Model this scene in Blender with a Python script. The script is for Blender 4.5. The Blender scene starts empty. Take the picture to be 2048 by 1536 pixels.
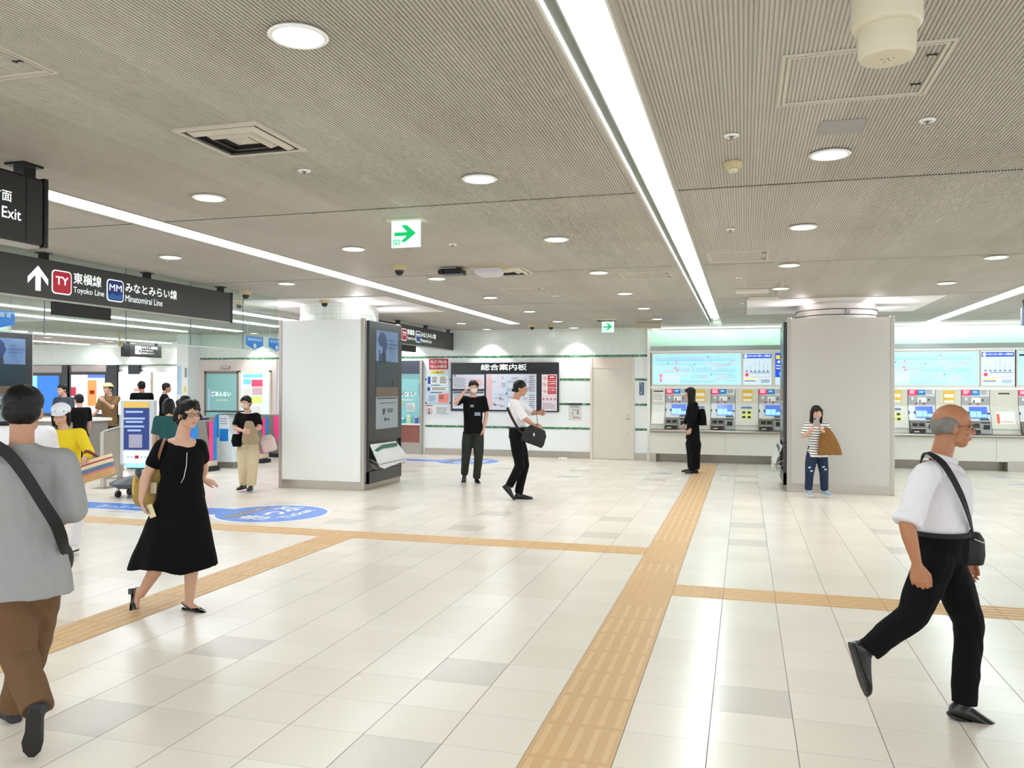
import bpy, bmesh, math, random
from mathutils import Vector, Matrix, noise
random.seed(7)
SC = bpy.context.scene
COL = SC.collection
PI = math.pi

# ------------------------------------------------------------------ camera
F_PX, PITCH, ROLL, YAW, EYE = 1639.7, 0.0035, 0.003, 0.2761, 1.673
cy, sy = math.cos(YAW), math.sin(YAW)
FW = Vector((-sy * math.cos(PITCH), cy * math.cos(PITCH), math.sin(PITCH)))
R0 = Vector((cy, sy, 0.0))
U0 = R0.cross(FW)
RT = R0 * math.cos(ROLL) + U0 * math.sin(ROLL)
UP = U0 * math.cos(ROLL) - R0 * math.sin(ROLL)
CAM = Vector((0, 0, EYE))
cd = bpy.data.cameras.new('camera')
cam = bpy.data.objects.new('camera', cd)
COL.objects.link(cam)
cd.sensor_fit = 'HORIZONTAL'
cd.sensor_width = 36.0
cd.lens = 36.0 * F_PX / 2048.0
cd.clip_start = 0.05
cd.clip_end = 200
M3 = Matrix((RT, UP, -FW)).transposed()
cam.matrix_world = Matrix.Translation(CAM) @ M3.to_4x4()
SC.camera = cam
# ------------------------------------------------------------------ light of the hall and exposure
SC.view_settings.view_transform = 'Standard'
SC.view_settings.look = 'None'
SC.view_settings.gamma = 1.0
SC.view_settings.use_curve_mapping = False
SC.view_settings.exposure = 1.1
STRIP_E, DOWN_E, WASH_W, SPOT_W, AMB = 9.0, 6.0, 34.0, 16.0, 1.1
w = bpy.data.worlds.new('world')
SC.world = w
w.use_nodes = True
w.node_tree.nodes['Background'].inputs[0].default_value = (0.90, 0.97, 1.0, 1)
w.node_tree.nodes['Background'].inputs[1].default_value = AMB
try:
    SC.cycles.max_bounces = 7
    SC.cycles.transparent_max_bounces = 24
    SC.cycles.diffuse_bounces = 4
    SC.cycles.adaptive_threshold = 0.02
    SC.cycles.sample_clamp_indirect = 6.0
    SC.cycles.caustics_reflective = False
    SC.cycles.caustics_refractive = False
except Exception:
    pass

# ------------------------------------------------------------------ measuring helpers: where a sight line meets a plane of the place
def ray(x, y): return FW + RT * ((x - 1024) / F_PX) - UP * ((y - 768) / F_PX)
def onZ(x, y, z):
    d = ray(x, y); return CAM + d * ((z - EYE) / d.z)
def onY(x, y, Y):
    d = ray(x, y); return CAM + d * (Y / d.y)
def onX(x, y, X):
    d = ray(x, y); return CAM + d * (X / d.x)
def at(x, y, depth): return CAM + ray(x, y) * depth
def rY(x0, y0, x1, y1, Y):
    a, b = onY(x0, y0, Y), onY(x1, y1, Y); return a.x, b.z, b.x, a.z      # x0,z0,x1,z1

# ------------------------------------------------------------------ materials
def lin(c):
    return tuple(((v / 255.0) / 12.92 if v / 255.0 <= 0.04045 else ((v / 255.0 + 0.055) / 1.055) ** 2.4) for v in c)
MATS = {}
def mat(name, rgb, rough=0.6, metal=0.0, emit=0.0, var=0.05, vs=6.0, bump=0.0, bs=60.0, coat=0.0, ergb=None, spec=None):
    if name in MATS: return MATS[name]
    m = bpy.data.materials.new(name); m.use_nodes = True
    nt = m.node_tree; b = nt.nodes['Principled BSDF']
    c = lin(rgb)
    b.inputs['Roughness'].default_value = rough
    b.inputs['Metallic'].default_value = metal
    if spec is not None: b.inputs['Specular IOR Level'].default_value = spec
    if coat: b.inputs['Coat Weight'].default_value = coat
    tc = nt.nodes.new('ShaderNodeTexCoord')
    nz = nt.nodes.new('ShaderNodeTexNoise'); nz.inputs['Scale'].default_value = vs; nz.inputs['Detail'].default_value = 3
    nt.links.new(tc.outputs['Object'], nz.inputs['Vector'])
    mx = nt.nodes.new('ShaderNodeMix'); mx.data_type = 'RGBA'
    mx.inputs['A'].default_value = tuple(v * (1 - var) for v in c) + (1,)
    mx.inputs['B'].default_value = tuple(min(1, v * (1 + var)) for v in c) + (1,)
    nt.links.new(nz.outputs['Fac'], mx.inputs['Factor'])
    nt.links.new(mx.outputs['Result'], b.inputs['Base Color'])
    if bump:
        n2 = nt.nodes.new('ShaderNodeTexNoise'); n2.inputs['Scale'].default_value = bs
        nt.links.new(tc.outputs['Object'], n2.inputs['Vector'])
        bp = nt.nodes.new('ShaderNodeBump'); bp.inputs['Strength'].default_value = bump; bp.inputs['Distance'].default_value = 0.01
        nt.links.new(n2.outputs['Fac'], bp.inputs['Height']); nt.links.new(bp.outputs['Normal'], b.inputs['Normal'])
    if emit:
        b.inputs['Emission Color'].default_value = lin(ergb or rgb) + (1,)
        b.inputs['Emission Strength'].default_value = emit
    MATS[name] = m
    return m

class NT:
    """tiny node-tree helper for the procedural surfaces"""
    def __init__(s, name):
        s.m = bpy.data.materials.new(name); s.m.use_nodes = True; s.t = s.m.node_tree
        s.b = s.t.nodes['Principled BSDF']
        tc = s.t.nodes.new('ShaderNodeTexCoord'); sp = s.t.nodes.new('ShaderNodeSeparateXYZ')
        s.obj = tc.outputs['Object']; s.t.links.new(s.obj, sp.inputs[0])
        s.x, s.y, s.z = sp.outputs
    def math(s, op, a, b=None, c=None):
        n = s.t.nodes.new('ShaderNodeMath'); n.operation = op
        for i, v in enumerate((a, b, c)):
            if v is None: continue
            if isinstance(v, (int, float)): n.inputs[i].default_value = v
            else: s.t.links.new(v, n.inputs[i])
        return n.outputs[0]
    def mix(s, f, a, b):
        n = s.t.nodes.new('ShaderNodeMix'); n.data_type = 'RGBA'
        for k, v in (('Factor', f), ('A', a), ('B', b)):
            i = n.inputs[k] if k != 'Factor' else n.inputs[0]
            i = [q for q in n.inputs if q.name == k and (k == 'Factor' and q.type == 'VALUE' or k != 'Factor' and q.type == 'RGBA')][0]
            if isinstance(v, (int, float)): i.default_value = v
            elif isinstance(v, tuple): i.default_value = lin(v) + (1,)
            else: s.t.links.new(v, i)
        return [o for o in n.outputs if o.type == 'RGBA'][0]
    def vec(s, x, y, z=0.0):
        n = s.t.nodes.new('ShaderNodeCombineXYZ')
        for i, v in enumerate((x, y, z)):
            if isinstance(v, (int, float)): n.inputs[i].default_value = v
            else: s.t.links.new(v, n.inputs[i])
        return n.outputs[0]
    def white(s, v):
        n = s.t.nodes.new('ShaderNodeTexWhiteNoise'); n.noise_dimensions = '3D'; s.t.links.new(v, n.inputs[0]); return n.outputs[0]
    def noise(s, scale, detail=2, v=None):
        n = s.t.nodes.new('ShaderNodeTexNoise'); n.inputs['Scale'].default_value = scale; n.inputs['Detail'].default_value = detail
        s.t.links.new(v or s.obj, n.inputs['Vector']); return n.outputs[0]
    def cell(s, v, off, size): return s.math('FLOOR', s.math('DIVIDE', s.math('SUBTRACT', v, off), size))
    def frac(s, v, off, size): return s.math('FRACT', s.math('ADD', s.math('DIVIDE', s.math('SUBTRACT', v, off), size), 200.0))
    def line(s, v, off, size, w):                      # 1 on the joint lines
        f = s.frac(v, off, size)
        d = s.math('ABSOLUTE', s.math('SUBTRACT', f, 0.5))
        return s.math('GREATER_THAN', d, 0.5 - w / size / 2)
    def out(s, col=None, rough=None, metal=None, bump=None, bstr=0.3, bdist=0.002):
        if col is not None: s.t.links.new(col, s.b.inputs['Base Color'])
        if rough is not None:
            if isinstance(rough, (int, float)): s.b.inputs['Roughness'].default_value = rough
            else: s.t.links.new(rough, s.b.inputs['Roughness'])
        if metal is not None: s.b.inputs['Metallic'].default_value = metal
        if bump is not None:
            n = s.t.nodes.new('ShaderNodeBump'); n.inputs['Strength'].default_value = bstr; n.inputs['Distance'].default_value = bdist
            s.t.links.new(bump, n.inputs['Height']); s.t.links.new(n.outputs[0], s.b.inputs['Normal'])
        return s.m

TX, TY = 0.4, 0.3858            # tile pitch along X and Y
GX, GY = -0.5609, 3.9942        # a joint crossing

def floor_mat():
    n = NT('floor_tiles')
    i = n.cell(n.x, GX, TX); j = n.cell(n.y, GY, TY)
    im = n.math('FLOORED_MODULO', i, 4.0); jm = n.math('FLOORED_MODULO', j, 15.0)
    gi = n.math('COMPARE', im, 1.0, 0.1)
    gj = n.math('ADD', n.math('COMPARE', jm, 1.0, 0.1), n.math('COMPARE', jm, 13.0, 0.1))
    grey = n.math('MULTIPLY', gi, gj)
    rnd = n.white(n.vec(i, j, 0.0))
    base = n.mix(rnd, (232, 222, 207), (240, 231, 218))
    base = n.mix(n.math('MULTIPLY', grey, 0.6), base, (196, 188, 180))
    base = n.mix(n.math('MULTIPLY', n.noise(1.3, 4), 0.35), base, (216, 206, 194))
    lx = n.line(n.x, GX, TX, 0.0042); ly = n.line(n.y, GY, TY, 0.003)
    lyv = n.math('MULTIPLY', ly, n.math('ADD', 0.3, n.math('MULTIPLY', n.noise(0.9, 2), 0.6)))
    c = n.mix(lyv, base, (120, 108, 92)); c = n.mix(n.math('MULTIPLY', lx, 0.9), c, (86, 76, 66))
    anyl = n.math('MAXIMUM', lx, ly)
    r = n.math('ADD', 0.17, n.math('MULTIPLY', n.noise(2.0, 3), 0.14))
    r = n.math('ADD', r, n.math('MULTIPLY', anyl, 0.4))
    return n.out(c, r, 0.0, n.math('SUBTRACT', 1.0, anyl), 0.25, 0.001)

def ceiling_mat():
    n = NT('ceiling_planks')
    i = n.cell(n.x, 0.0, 0.108); s = n.cell(n.y, 5.83 - 3.64, 3.64)
    r1 = n.white(n.vec(i, s, 3.0)); big = n.white(n.vec(n.cell(n.x, 0.05, 0.43), s, 5.0))
    f = n.math('ADD', n.math('MULTIPLY', r1, 0.25), n.math('MULTIPLY', big, 0.6))
    c = n.mix(f, (184, 178, 168), (200, 195, 186))
    dirt = n.noise(0.8, 4)
    c = n.mix(n.math('MULTIPLY', n.math('SUBTRACT', dirt, 0.45), 0.8), c, (146, 135, 124))
    return n.out(c, 0.55)

def mosaic(name, u, v0, size, cols, grout, lw, rough=0.2, axis='x'):
    n = NT(name); a = n.x if axis == 'x' else n.y
    i = n.cell(a, 0.0, u); j = n.cell(n.z, v0, size)
    r = n.white(n.vec(i, j, 1.0))
    c = n.mix(r, cols[0], cols[1])
    if len(cols) > 2: c = n.mix(n.math('GREATER_THAN', r, 0.62), c, cols[2])
    if len(cols) > 3: c = n.mix(n.math('GREATER_THAN', r, 0.82), c, cols[3])
    l = n.math('MAXIMUM', n.line(a, 0.0, u, lw), n.line(n.z, v0, size, lw))
    c = n.mix(l, c, grout)
    return n.out(c, rough, 0.0, n.math('SUBTRACT', 1.0, l), 0.3, 0.001)

def stripes_mat(name, cols, widths, axis='z', off=0.0, rough=0.8, bump=False):
    n = NT(name); a = {'x': n.x, 'y': n.y, 'z': n.z}[axis]
    tot = sum(widths); f = n.frac(a, off, tot); c = cols[0]; acc = 0.0
    for k in range(1, len(cols)):
        acc += widths[k - 1] / tot
        c = n.mix(n.math('GREATER_THAN', f, acc), c, cols[k])
    return n.out(c, rough)

def glass_mat(name, tint=(235, 245, 240), gloss=0.04):
    m = bpy.data.materials.new(name); m.use_nodes = True; t = m.node_tree; t.nodes.clear()
    o = t.nodes.new('ShaderNodeOutputMaterial'); tr = t.nodes.new('ShaderNodeBsdfTransparent'); gl = t.nodes.new('ShaderNodeBsdfGlossy')
    tr.inputs[0].default_value = lin(tint) + (1,); gl.inputs['Roughness'].default_value = 0.02
    mx = t.nodes.new('ShaderNodeMixShader'); mx.inputs[0].default_value = gloss
    t.links.new(tr.outputs[0], mx.inputs[1]); t.links.new(gl.outputs[0], mx.inputs[2])
    t.links.new(mx.outputs[0], o.inputs[0]); return m

M_floor = floor_mat(); M_ceil = ceiling_mat()
M_green = mosaic('green_mosaic_band', 0.05, 0.0, 0.05, [(34, 96, 52), (70, 138, 92), (18, 66, 30), (104, 168, 126)], (120, 160, 130), 0.004)
M_walltile = mosaic('pale_green_tile', 0.1, 0.0, 0.1, [(224, 232, 226), (234, 240, 235), (229, 236, 230)], (208, 218, 210), 0.004, 0.12)
M_coltile = mosaic('white_column_tile', 0.13, 0.0, 0.13, [(224, 232, 226), (234, 238, 234)], (176, 188, 180), 0.004, 0.12)
M_white = mat('white_wall_panel', (234, 238, 238), 0.28, var=0.02)
M_cream = mat('cream_panel', (224, 217, 204), 0.4, var=0.02)
M_beige = mat('beige_door', (214, 208, 196), 0.45, var=0.03)
M_steel = mat('brushed_steel', (176, 168, 158), 0.32, 0.9, var=0.08, vs=3)
M_steelw = mat('painted_steel_trim', (176, 170, 162), 0.4, 0.55, var=0.04)
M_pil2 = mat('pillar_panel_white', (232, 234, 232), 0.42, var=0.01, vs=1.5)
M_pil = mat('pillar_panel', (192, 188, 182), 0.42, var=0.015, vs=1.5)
M_black = mat('black_gloss', (16, 16, 18), 0.25)
M_blackm = mat('black_matt', (20, 20, 21), 0.6)
M_sign = mat('sign_grey', (56, 55, 55), 0.45, var=0.04)
M_lit = mat('lit_white_lettering', (236, 246, 242), 0.5, emit=0.4)
M_whitep = mat('white_print', (244, 244, 240), 0.5, var=0.01)
M_dkline = mat('dark_print', (60, 62, 66), 0.6)
M_grline = mat('grey_print', (150, 154, 160), 0.6)
M_red = mat('red_print', (196, 24, 48), 0.45)
M_blue = mat('blue_print', (24, 64, 160), 0.45)
M_yel = mat('yellow_print', (240, 214, 50), 0.5)
M_sky = mat('light_blue_print', (186, 214, 236), 0.5)
M_ochre = mat('ochre_tactile', (208, 168, 120), 0.5, var=0.06, vs=9)
M_ochre2 = mat('ochre_tactile_bar', (218, 182, 134), 0.45, var=0.05, vs=9)
M_opal = mat('opal_diffuser', (238, 250, 255), 0.4, emit=STRIP_E)
M_opal2 = mat('downlight_glow', (255, 246, 242), 0.4, emit=DOWN_E)
M_ivory = mat('ivory_plastic', (214, 204, 180), 0.45, var=0.03)
M_tan = mat('tan_plastic', (196, 180, 138), 0.45, var=0.03)
M_glass = glass_mat('clear_glass')
M_glassg = glass_mat('green_edge_glass', (240, 248, 245), 0.03)

# ------------------------------------------------------------------ mesh building
def tag(o, label=None, cat=None, group=None, kind=None):
    if label: o['label'] = label
    if cat: o['category'] = cat
    if group: o['group'] = group
    if kind: o['kind'] = kind
    return o
def thing(name, label, cat, loc=(0, 0, 0), group=None):
    o = bpy.data.objects.new(name, None); COL.objects.link(o); o.location = loc; o.empty_display_size = 0.1
    o['wl'] = tuple(loc)
    return tag(o, label, cat, group)
def worg(o):
    v = Vector((0, 0, 0))
    while o: v += o.location; o = o.parent
    return v
class MB:
    def __init__(s): s.v = []; s.f = []; s.mi = []; s.k = 0
    def quad(s, a, b, c, d):
        n = len(s.v); s.v += [tuple(a), tuple(b), tuple(c), tuple(d)]; s.f.append((n, n + 1, n + 2, n + 3)); s.mi.append(s.k); return s
    def box(s, x0, y0, z0, x1, y1, z1):
        if x0 > x1: x0, x1 = x1, x0
        if y0 > y1: y0, y1 = y1, y0
        if z0 > z1: z0, z1 = z1, z0
        n = len(s.v)
        s.v += [(x0, y0, z0), (x1, y0, z0), (x1, y1, z0), (x0, y1, z0), (x0, y0, z1), (x1, y0, z1), (x1, y1, z1), (x0, y1, z1)]
        for q in ((0, 3, 2, 1), (4, 5, 6, 7), (0, 1, 5, 4), (1, 2, 6, 5), (2, 3, 7, 6), (3, 0, 4, 7)):
            s.f.append(tuple(n + t for t in q)); s.mi.append(s.k)
        return s
    def obox(s, c, ax, ay, az, hx, hy, hz):
        n = len(s.v); c = Vector(c)
        for (i, j, k) in ((-1, -1, -1), (1, -1, -1), (1, 1, -1), (-1, 1, -1), (-1, -1, 1), (1, -1, 1), (1, 1, 1), (-1, 1, 1)):
            s.v.append(tuple(c + ax * (i * hx) + ay * (j * hy) + az * (k * hz)))
        for q in ((0, 3, 2, 1), (4, 5, 6, 7), (0, 1, 5, 4), (1, 2, 6, 5), (2, 3, 7, 6), (3, 0, 4, 7)):
            s.f.append(tuple(n + t for t in q)); s.mi.append(s.k)
        return s
    def rings(s, rs, cap=True, seg=None):
        seg = len(rs[0]); n = len(s.v)
        for r in rs: s.v += [tuple(p) for p in r]
        for a in range(len(rs) - 1):
            for i in range(seg):
                j = (i + 1) % seg
                s.f.append((n + a * seg + i, n + a * seg + j, n + (a + 1) * seg + j, n + (a + 1) * seg + i)); s.mi.append(s.k)
        if cap:
            s.f.append(tuple(n + i for i in reversed(range(seg)))); s.mi.append(s.k)
            s.f.append(tuple(n + (len(rs) - 1) * seg + i for i in range(seg))); s.mi.append(s.k)
        return s
    def lathe(s, c, prof, seg=24, ax='z'):
        c = Vector(c); rs = []
        for r, h in prof:
            ring = []
            for i in range(seg):
                a = 2 * PI * i / seg
                p = {'z': (math.cos(a) * r, math.sin(a) * r, h), 'y': (math.cos(a) * r, h, math.sin(a) * r), 'x': (h, math.cos(a) * r, math.sin(a) * r)}[ax]
                ring.append(c + Vector(p))
            rs.append(ring)
        return s.rings(rs)
    def tube(s, pts, r, seg=8):
        pts = [Vector(p) for p in pts]; rs = []
        for i, p in enumerate(pts):
            t = (pts[min(i + 1, len(pts) - 1)] - pts[max(i - 1, 0)]).normalized()
            u = t.cross(Vector((0, 0, 1)))
            if u.length < 0.1: u = t.cross(Vector((0, 1, 0)))
            u.normalize(); v = t.cross(u)
            rs.append([p + u * (math.cos(2 * PI * k / seg) * r) + v * (math.sin(2 * PI * k / seg) * r) for k in range(seg)])
        return s.rings(rs)
    def prism(s, poly, d):          # poly: list of 3-D points in a plane, d: thickness vector
        d = Vector(d); n = len(s.v); k = len(poly)
        s.v += [tuple(Vector(p)) for p in poly] + [tuple(Vector(p) + d) for p in poly]
        s.f.append(tuple(n + i for i in reversed(range(k)))); s.mi.append(s.k)
        s.f.append(tuple(n + k + i for i in range(k))); s.mi.append(s.k)
        for i in range(k):
            j = (i + 1) % k; s.f.append((n + i, n + j, n + k + j, n + k + i)); s.mi.append(s.k)
        return s
    def build(s, name, mats, parent=None, smooth=False, bevel=0.0):
        me = bpy.data.meshes.new(name)
        off = worg(parent) if parent else Vector((0, 0, 0))
        me.from_pydata([tuple(Vector(v) - off) for v in s.v], [], s.f)
        ms = mats if isinstance(mats, (list, tuple)) else [mats]
        for m in ms: me.materials.append(m)
        for p, k in zip(me.polygons, s.mi): p.material_index = k
        bm = bmesh.new(); bm.from_mesh(me); bmesh.ops.recalc_face_normals(bm, faces=bm.faces); bm.to_mesh(me); bm.free()
        if smooth:
            for p in me.polygons: p.use_smooth = True
        me.update()
        o = bpy.data.objects.new(name, me); COL.objects.link(o)
        if parent: o.parent = parent
        if bevel:
            b = o.modifiers.new('bevel', 'BEVEL'); b.width = bevel; b.segments = 2; b.limit_method = 'ANGLE'
        if smooth:
            try: me.set_sharp_from_angle(angle=math.radians(40))
            except Exception: pass
        return o
def struct(o): o['kind'] = 'structure'; return o
def textmesh(s, org, xd, up, h, m, name='lettering', parent=None, width=None, bold=0.0, align='L', depth=0.002, sx=1.0):
    c = bpy.data.curves.new('t', 'FONT'); c.body = s; c.size = 1.0; c.offset = bold; c.extrude = 0.0; c.resolution_u = 3
    t = bpy.data.objects.new('t', c); COL.objects.link(t)
    bpy.context.view_layer.update()
    me = bpy.data.meshes.new_from_object(t.evaluated_get(bpy.context.evaluated_depsgraph_get()))
    bpy.data.objects.remove(t); bpy.data.curves.remove(c)
    xd = Vector(xd).normalized(); up = Vector(up).normalized(); nn = xd.cross(up); org = Vector(org)
    xs = [v.co.x for v in me.vertices] or [0]; ys = [v.co.y for v in me.vertices] or [0]
    x0, x1, y0, y1 = min(xs), max(xs), min(ys), max(ys)
    k = h / max(1e-6, (y1 - y0)); kx = k * sx
    if width: kx = width / max(1e-6, x1 - x0)
    W = (x1 - x0) * kx; ox = {'L': 0, 'C': -W / 2, 'R': -W}[align]
    off = worg(parent) if parent else Vector((0, 0, 0))
    for v in me.vertices:
        v.co = org + xd * ((v.co.x - x0) * kx + ox) + up * ((v.co.y - y0) * k) + nn * depth - off
    me.materials.clear(); me.materials.append(m); me.name = name
    o = bpy.data.objects.new(name, me); COL.objects.link(o)
    if parent: o.parent = parent
    return o
EX, EY, EZ = Vector((1, 0, 0)), Vector((0, 1, 0)), Vector((0, 0, 1))
# ================================================================== SETTING
CZ = 3.05                      # ceiling height
YW = 18.95                     # back wall
X0, X1, Y0, Y1 = -28.0, 5.6, -4.0, 22.4
b = MB(); b.box(X0, Y0, -0.1, 8.0, Y1 + .3, 0.0); struct(b.build('floor', M_floor))
# ribbed metal ceiling in plank sections, cut where the light troughs run
TR = [(-4.97, -4.71, 17.3), (-0.72, -0.47, 19.0), (3.60, 3.84, 18.9)]
JO = [Y0, 2.19, 5.83, 9.47, 13.11, 16.75, Y1]
b = MB(); PIT, RW, GD = 0.018, 0.011, 0.005
def ribs(b, xa, xb, ya, yb):
    n = int(round((xb - xa) / PIT)); p = (xb - xa) / n; r = p * 0.62
    for i in range(n):
        x = xa + i * p
        b.quad((x, ya, CZ), (x, yb, CZ), (x + r, yb, CZ), (x + r, ya, CZ))
        b.quad((x + r, ya, CZ), (x + r, yb, CZ), (x + r, yb, CZ + GD), (x + r, ya, CZ + GD))
        b.quad((x + r, ya, CZ + GD), (x + r, yb, CZ + GD), (x + p, yb, CZ + GD), (x + p, ya, CZ + GD))
        b.quad((x + p, ya, CZ + GD), (x + p, yb, CZ + GD), (x + p, yb, CZ), (x + p, ya, CZ))
for k in range(len(JO) - 1):
    ya, yb = JO[k] + 0.012, JO[k + 1] - 0.012
    xs = X0
    for (a, c, ye) in TR:
        ribs(b, xs, a, ya, yb)
        if yb > ye: ribs(b, a, c, max(ya, ye), yb)
        xs = c
    ribs(b, xs, 8.0, ya, yb)
struct(b.build('ceiling', M_ceil))
b = MB(); b.box(X0, Y0, CZ + 0.16, 8.0, Y1, CZ + 0.2)
struct(b.build('ceiling', mat('ceiling_void', (70, 66, 60), 0.8)))
b = MB()
for j in JO[1:-1]:
    xs = X0
    for (a, c, ye) in TR:
        b.box(xs, j - .03, CZ + 0.012, a - .001, j + .03, CZ + 0.02); xs = c + .001 if j < ye else a
    b.box(xs, j - .03, CZ + 0.012, 8.0, j + .03, CZ + 0.02)
struct(b.build('trim_1', mat('joint_shadow_gap', (48, 42, 36), 0.8)))

# back wall: white panels, mosaic bands, pale green tile above, steel skirting
def wall_y(name, xa, xb, Y, bands, ztile=2.42):
    b = MB(); b.k = 0; b.quad((xa, Y, 0), (xb, Y, 0), (xb, Y, ztile), (xa, Y, ztile))
    b.k = 1; b.quad((xa, Y, ztile), (xb, Y, ztile), (xb, Y, CZ), (xa, Y, CZ))
    b.k = 2; b.box(xa, Y + .012, 0, xb, Y + .2, CZ)
    o = struct(b.build(name, [M_white, M_walltile, M_white]))
    if bands:
        b = MB()
        for (z, segs) in bands:
            for (p, q) in segs: b.box(p, Y - 0.006, z, q, Y + .01, z + 0.05)
        bb = b.build('trim_2', M_green); struct(bb)
    return o
wall_y('wall_back', -14.2, -2.06, YW, [(2.375, [(-14.1, -2.1)]), (1.825, [(-7.6, -6.9), (-4.2, -3.42), (-2.42, -2.1)]),
    (1.245, [(-7.6, -6.9), (-4.2, -3.42), (-2.42, -2.1)]), (0.675, [(-7.6, -3.42), (-2.42, -2.1)])])
wall_y('wall_far', X0, -14.2, Y1 - .1, None, 2.36)
b = MB(); b.box(-14.3, YW, 0, -14.1, Y1, CZ); struct(b.build('wall_left', M_white))
b = MB(); b.box(-2.06, YW + .0, 0, 8.0, YW + .2, CZ); struct(b.build('wall_tickets', mosaic('mint_wall_tile', 0.3, 0.0, 0.3, [(206, 234, 220), (214, 240, 226)], (190, 216, 204), 0.004, 0.2)))
b = MB(); b.box(-2.13, YW - .12, 0, -2.06, YW + .05, CZ); struct(b.build('trim_3', M_whitep))
b = MB()
for p, q in ((-7.6, -3.42), (-2.42, -2.13)): b.box(p, YW - .015, 0, q, YW + .01, 0.155)
struct(b.build('baseboard_back', M_steel))
b = MB()
for x in (-6.3, -4.9, -3.42 - .0): b.box(x, YW - .002, .16, x + .006, YW + .01, 2.37)
struct(b.build('trim_4', M_grline))
# panel joint of far wall
b = MB(); b.box(X0, Y1 - .13, 2.33, -14.3, Y1 - .1, 2.36); struct(b.build('trim_5', mat('dark_green_line', (90, 110, 92), .5)))
b = MB(); b.box(X0, Y1 - .14, 0, -14.3, Y1 - .1, 2.1); struct(b.build('wall_far_panel', mat('far_cream', (214, 206, 196), .5)))

# the service door
b = MB(); xL, zb, xR, zt = rY(1183, 920, 1265, 737, YW); xL, xR, zt = -3.44, -2.47, 2.12
b.box(xL + .03, YW - .03, 0.01, xR - .03, YW + .02, zt)
door = struct(b.build('door_1', M_beige)); door['label'] = 'beige metal service door in the white tiled wall'
b = MB(); b.box(xL - .02, YW - .05, 0, xL + .03, YW + .02, 2.35); b.box(xR - .03, YW - .05, 0, xR + .02, YW + .02, 2.35)
b.box(xL, YW - .04, zt, xR, YW + .02, 2.35); b.build('door_frame', mat('pinkish_frame', (222, 208, 198), .5), door)
b = MB()
for z in (1.03, .94, .6): b.lathe((xR - .11, YW - .032, z), [(.022, 0), (.022, -.02), (.012, -.03), (.012, -.055), (.024, -.06), (.024, -.075)] if z == .94 else [(.016, 0), (.016, -.012)], 14, 'y')
b.build('door_knob', M_steel, door, True)

# ------------------------------------------------------------------ light troughs and lamps
M_trough = mat('white_trough', (236, 238, 232), .5)
def strip(name, label, xa, xb, ya, yb, tubes, trough=True):
    t = thing(name, label, 'light', ((xa + xb) / 2, (ya + yb) / 2, CZ + .1 if trough else CZ))
    if trough:
        b = MB(); T = .012
        b.box(xa, ya, CZ + .0, xa + T, yb, CZ + .14); b.box(xb - T, ya, CZ, xb, yb, CZ + .14); b.box(xa, ya, CZ + .13, xb, yb, CZ + .145)
        b.box(xa, yb - .02, CZ, xb, yb, CZ + .14)
        b.build('trough', M_trough, t)
        b = MB(); b.box(xa - .022, ya, CZ - .004, xa, yb, CZ + .004); b.box(xb, ya, CZ - .004, xb + .022, yb, CZ + .004)
        b.build('edge_trim', M_steelw, t)
    return t
# middle strip: body with a round opal cover, one cover per lamp
t = strip('strip_light', 'long bright ceiling light channel running to the ticket machines', -0.72, -0.47, Y0, 19.0, 0)
b = MB(); b.box(-0.665, Y0, CZ + .06, -0.655, 18.9, CZ + .13); b.box(-.655, Y0, CZ + .07, -.49, 18.9, CZ + .13); b.build('lamp_body', mat('lamp_body_white', (240, 240, 230), .4), t)
b = MB(); b.box(-.667, Y0, CZ + .03, -.659, 18.9, CZ + .07); b.build('reflector_edge', mat('grey_edge', (150, 146, 140), .4), t)
y = 0.63 - 4.54
while y < 17.3:
    b = MB(); rs = []
    for yy in (max(y + .01, Y0), min(y + 2.26, 17.3)):
        rs.append([Vector((-.572 + .068 * math.cos(a), yy, CZ + .07 + (.05 * math.sin(a)))) for a in [PI + PI * k / 12 for k in range(13)]])
    b.rings(rs); b.build('diffuser', M_opal, t); y += 2.27
t = strip('strip_light', 'flat opal light line left of the middle channel, ending by two dome cameras', -4.97, -4.71, Y0, 17.3, 0)
y = Y0 + .1
while y < 17.2:
    b = MB(); b.box(-4.955, y, CZ + .005, -4.725, min(y + 2.26, 17.28), CZ + .03); b.build('diffuser', mat('opal_flat', (240, 250, 255), .4, emit=STRIP_E * .62), t); y += 2.27
t = strip('strip_light', 'ceiling light channel at the right edge past the right pillar', 3.60, 3.84, 9.0, 18.9, 0)
y = 9.1
while y < 18.2:
    b = MB(); b.box(3.66, y, CZ + .0, 3.80, min(y + 2.26, 18.2), CZ + .06); b.build('diffuser', M_opal, t); y += 2.27
for (x, ya, yb, lb) in [(-8.92, 3.5, 16.5, 'ceiling light line nearest behind the overhead line sign'), (-10.13, 9.5, 16.4, 'short ceiling light line meeting the left pillar top'),
        (-11.91, 4, 17.55, 'ceiling light line above the ticket gates'), (-13.3, 6, 17.3, 'ceiling light line just past the gates'), (-17.4, 9, 21.9, 'ceiling light line in front of the poster wall'),
        (-20.65, 14, 22.0, 'farthest ceiling light line at the poster wall')]:
    t = thing('strip_light', lb, 'light', (x, (ya + yb) / 2, CZ))
    b = MB(); b.box(x - .11, ya, CZ - .03, x + .11, yb, CZ - .001); b.build('housing', M_trough, t)
    y = ya + .02
    while y < yb - .1:
        b = MB(); b.box(x - .085, y, CZ - .045, x + .085, min(y + 2.45, yb - .02), CZ - .028); b.build('diffuser', mat('opal_hall', (242, 250, 255), .4, emit=STRIP_E * 0.85), t); y += 2.47
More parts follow.
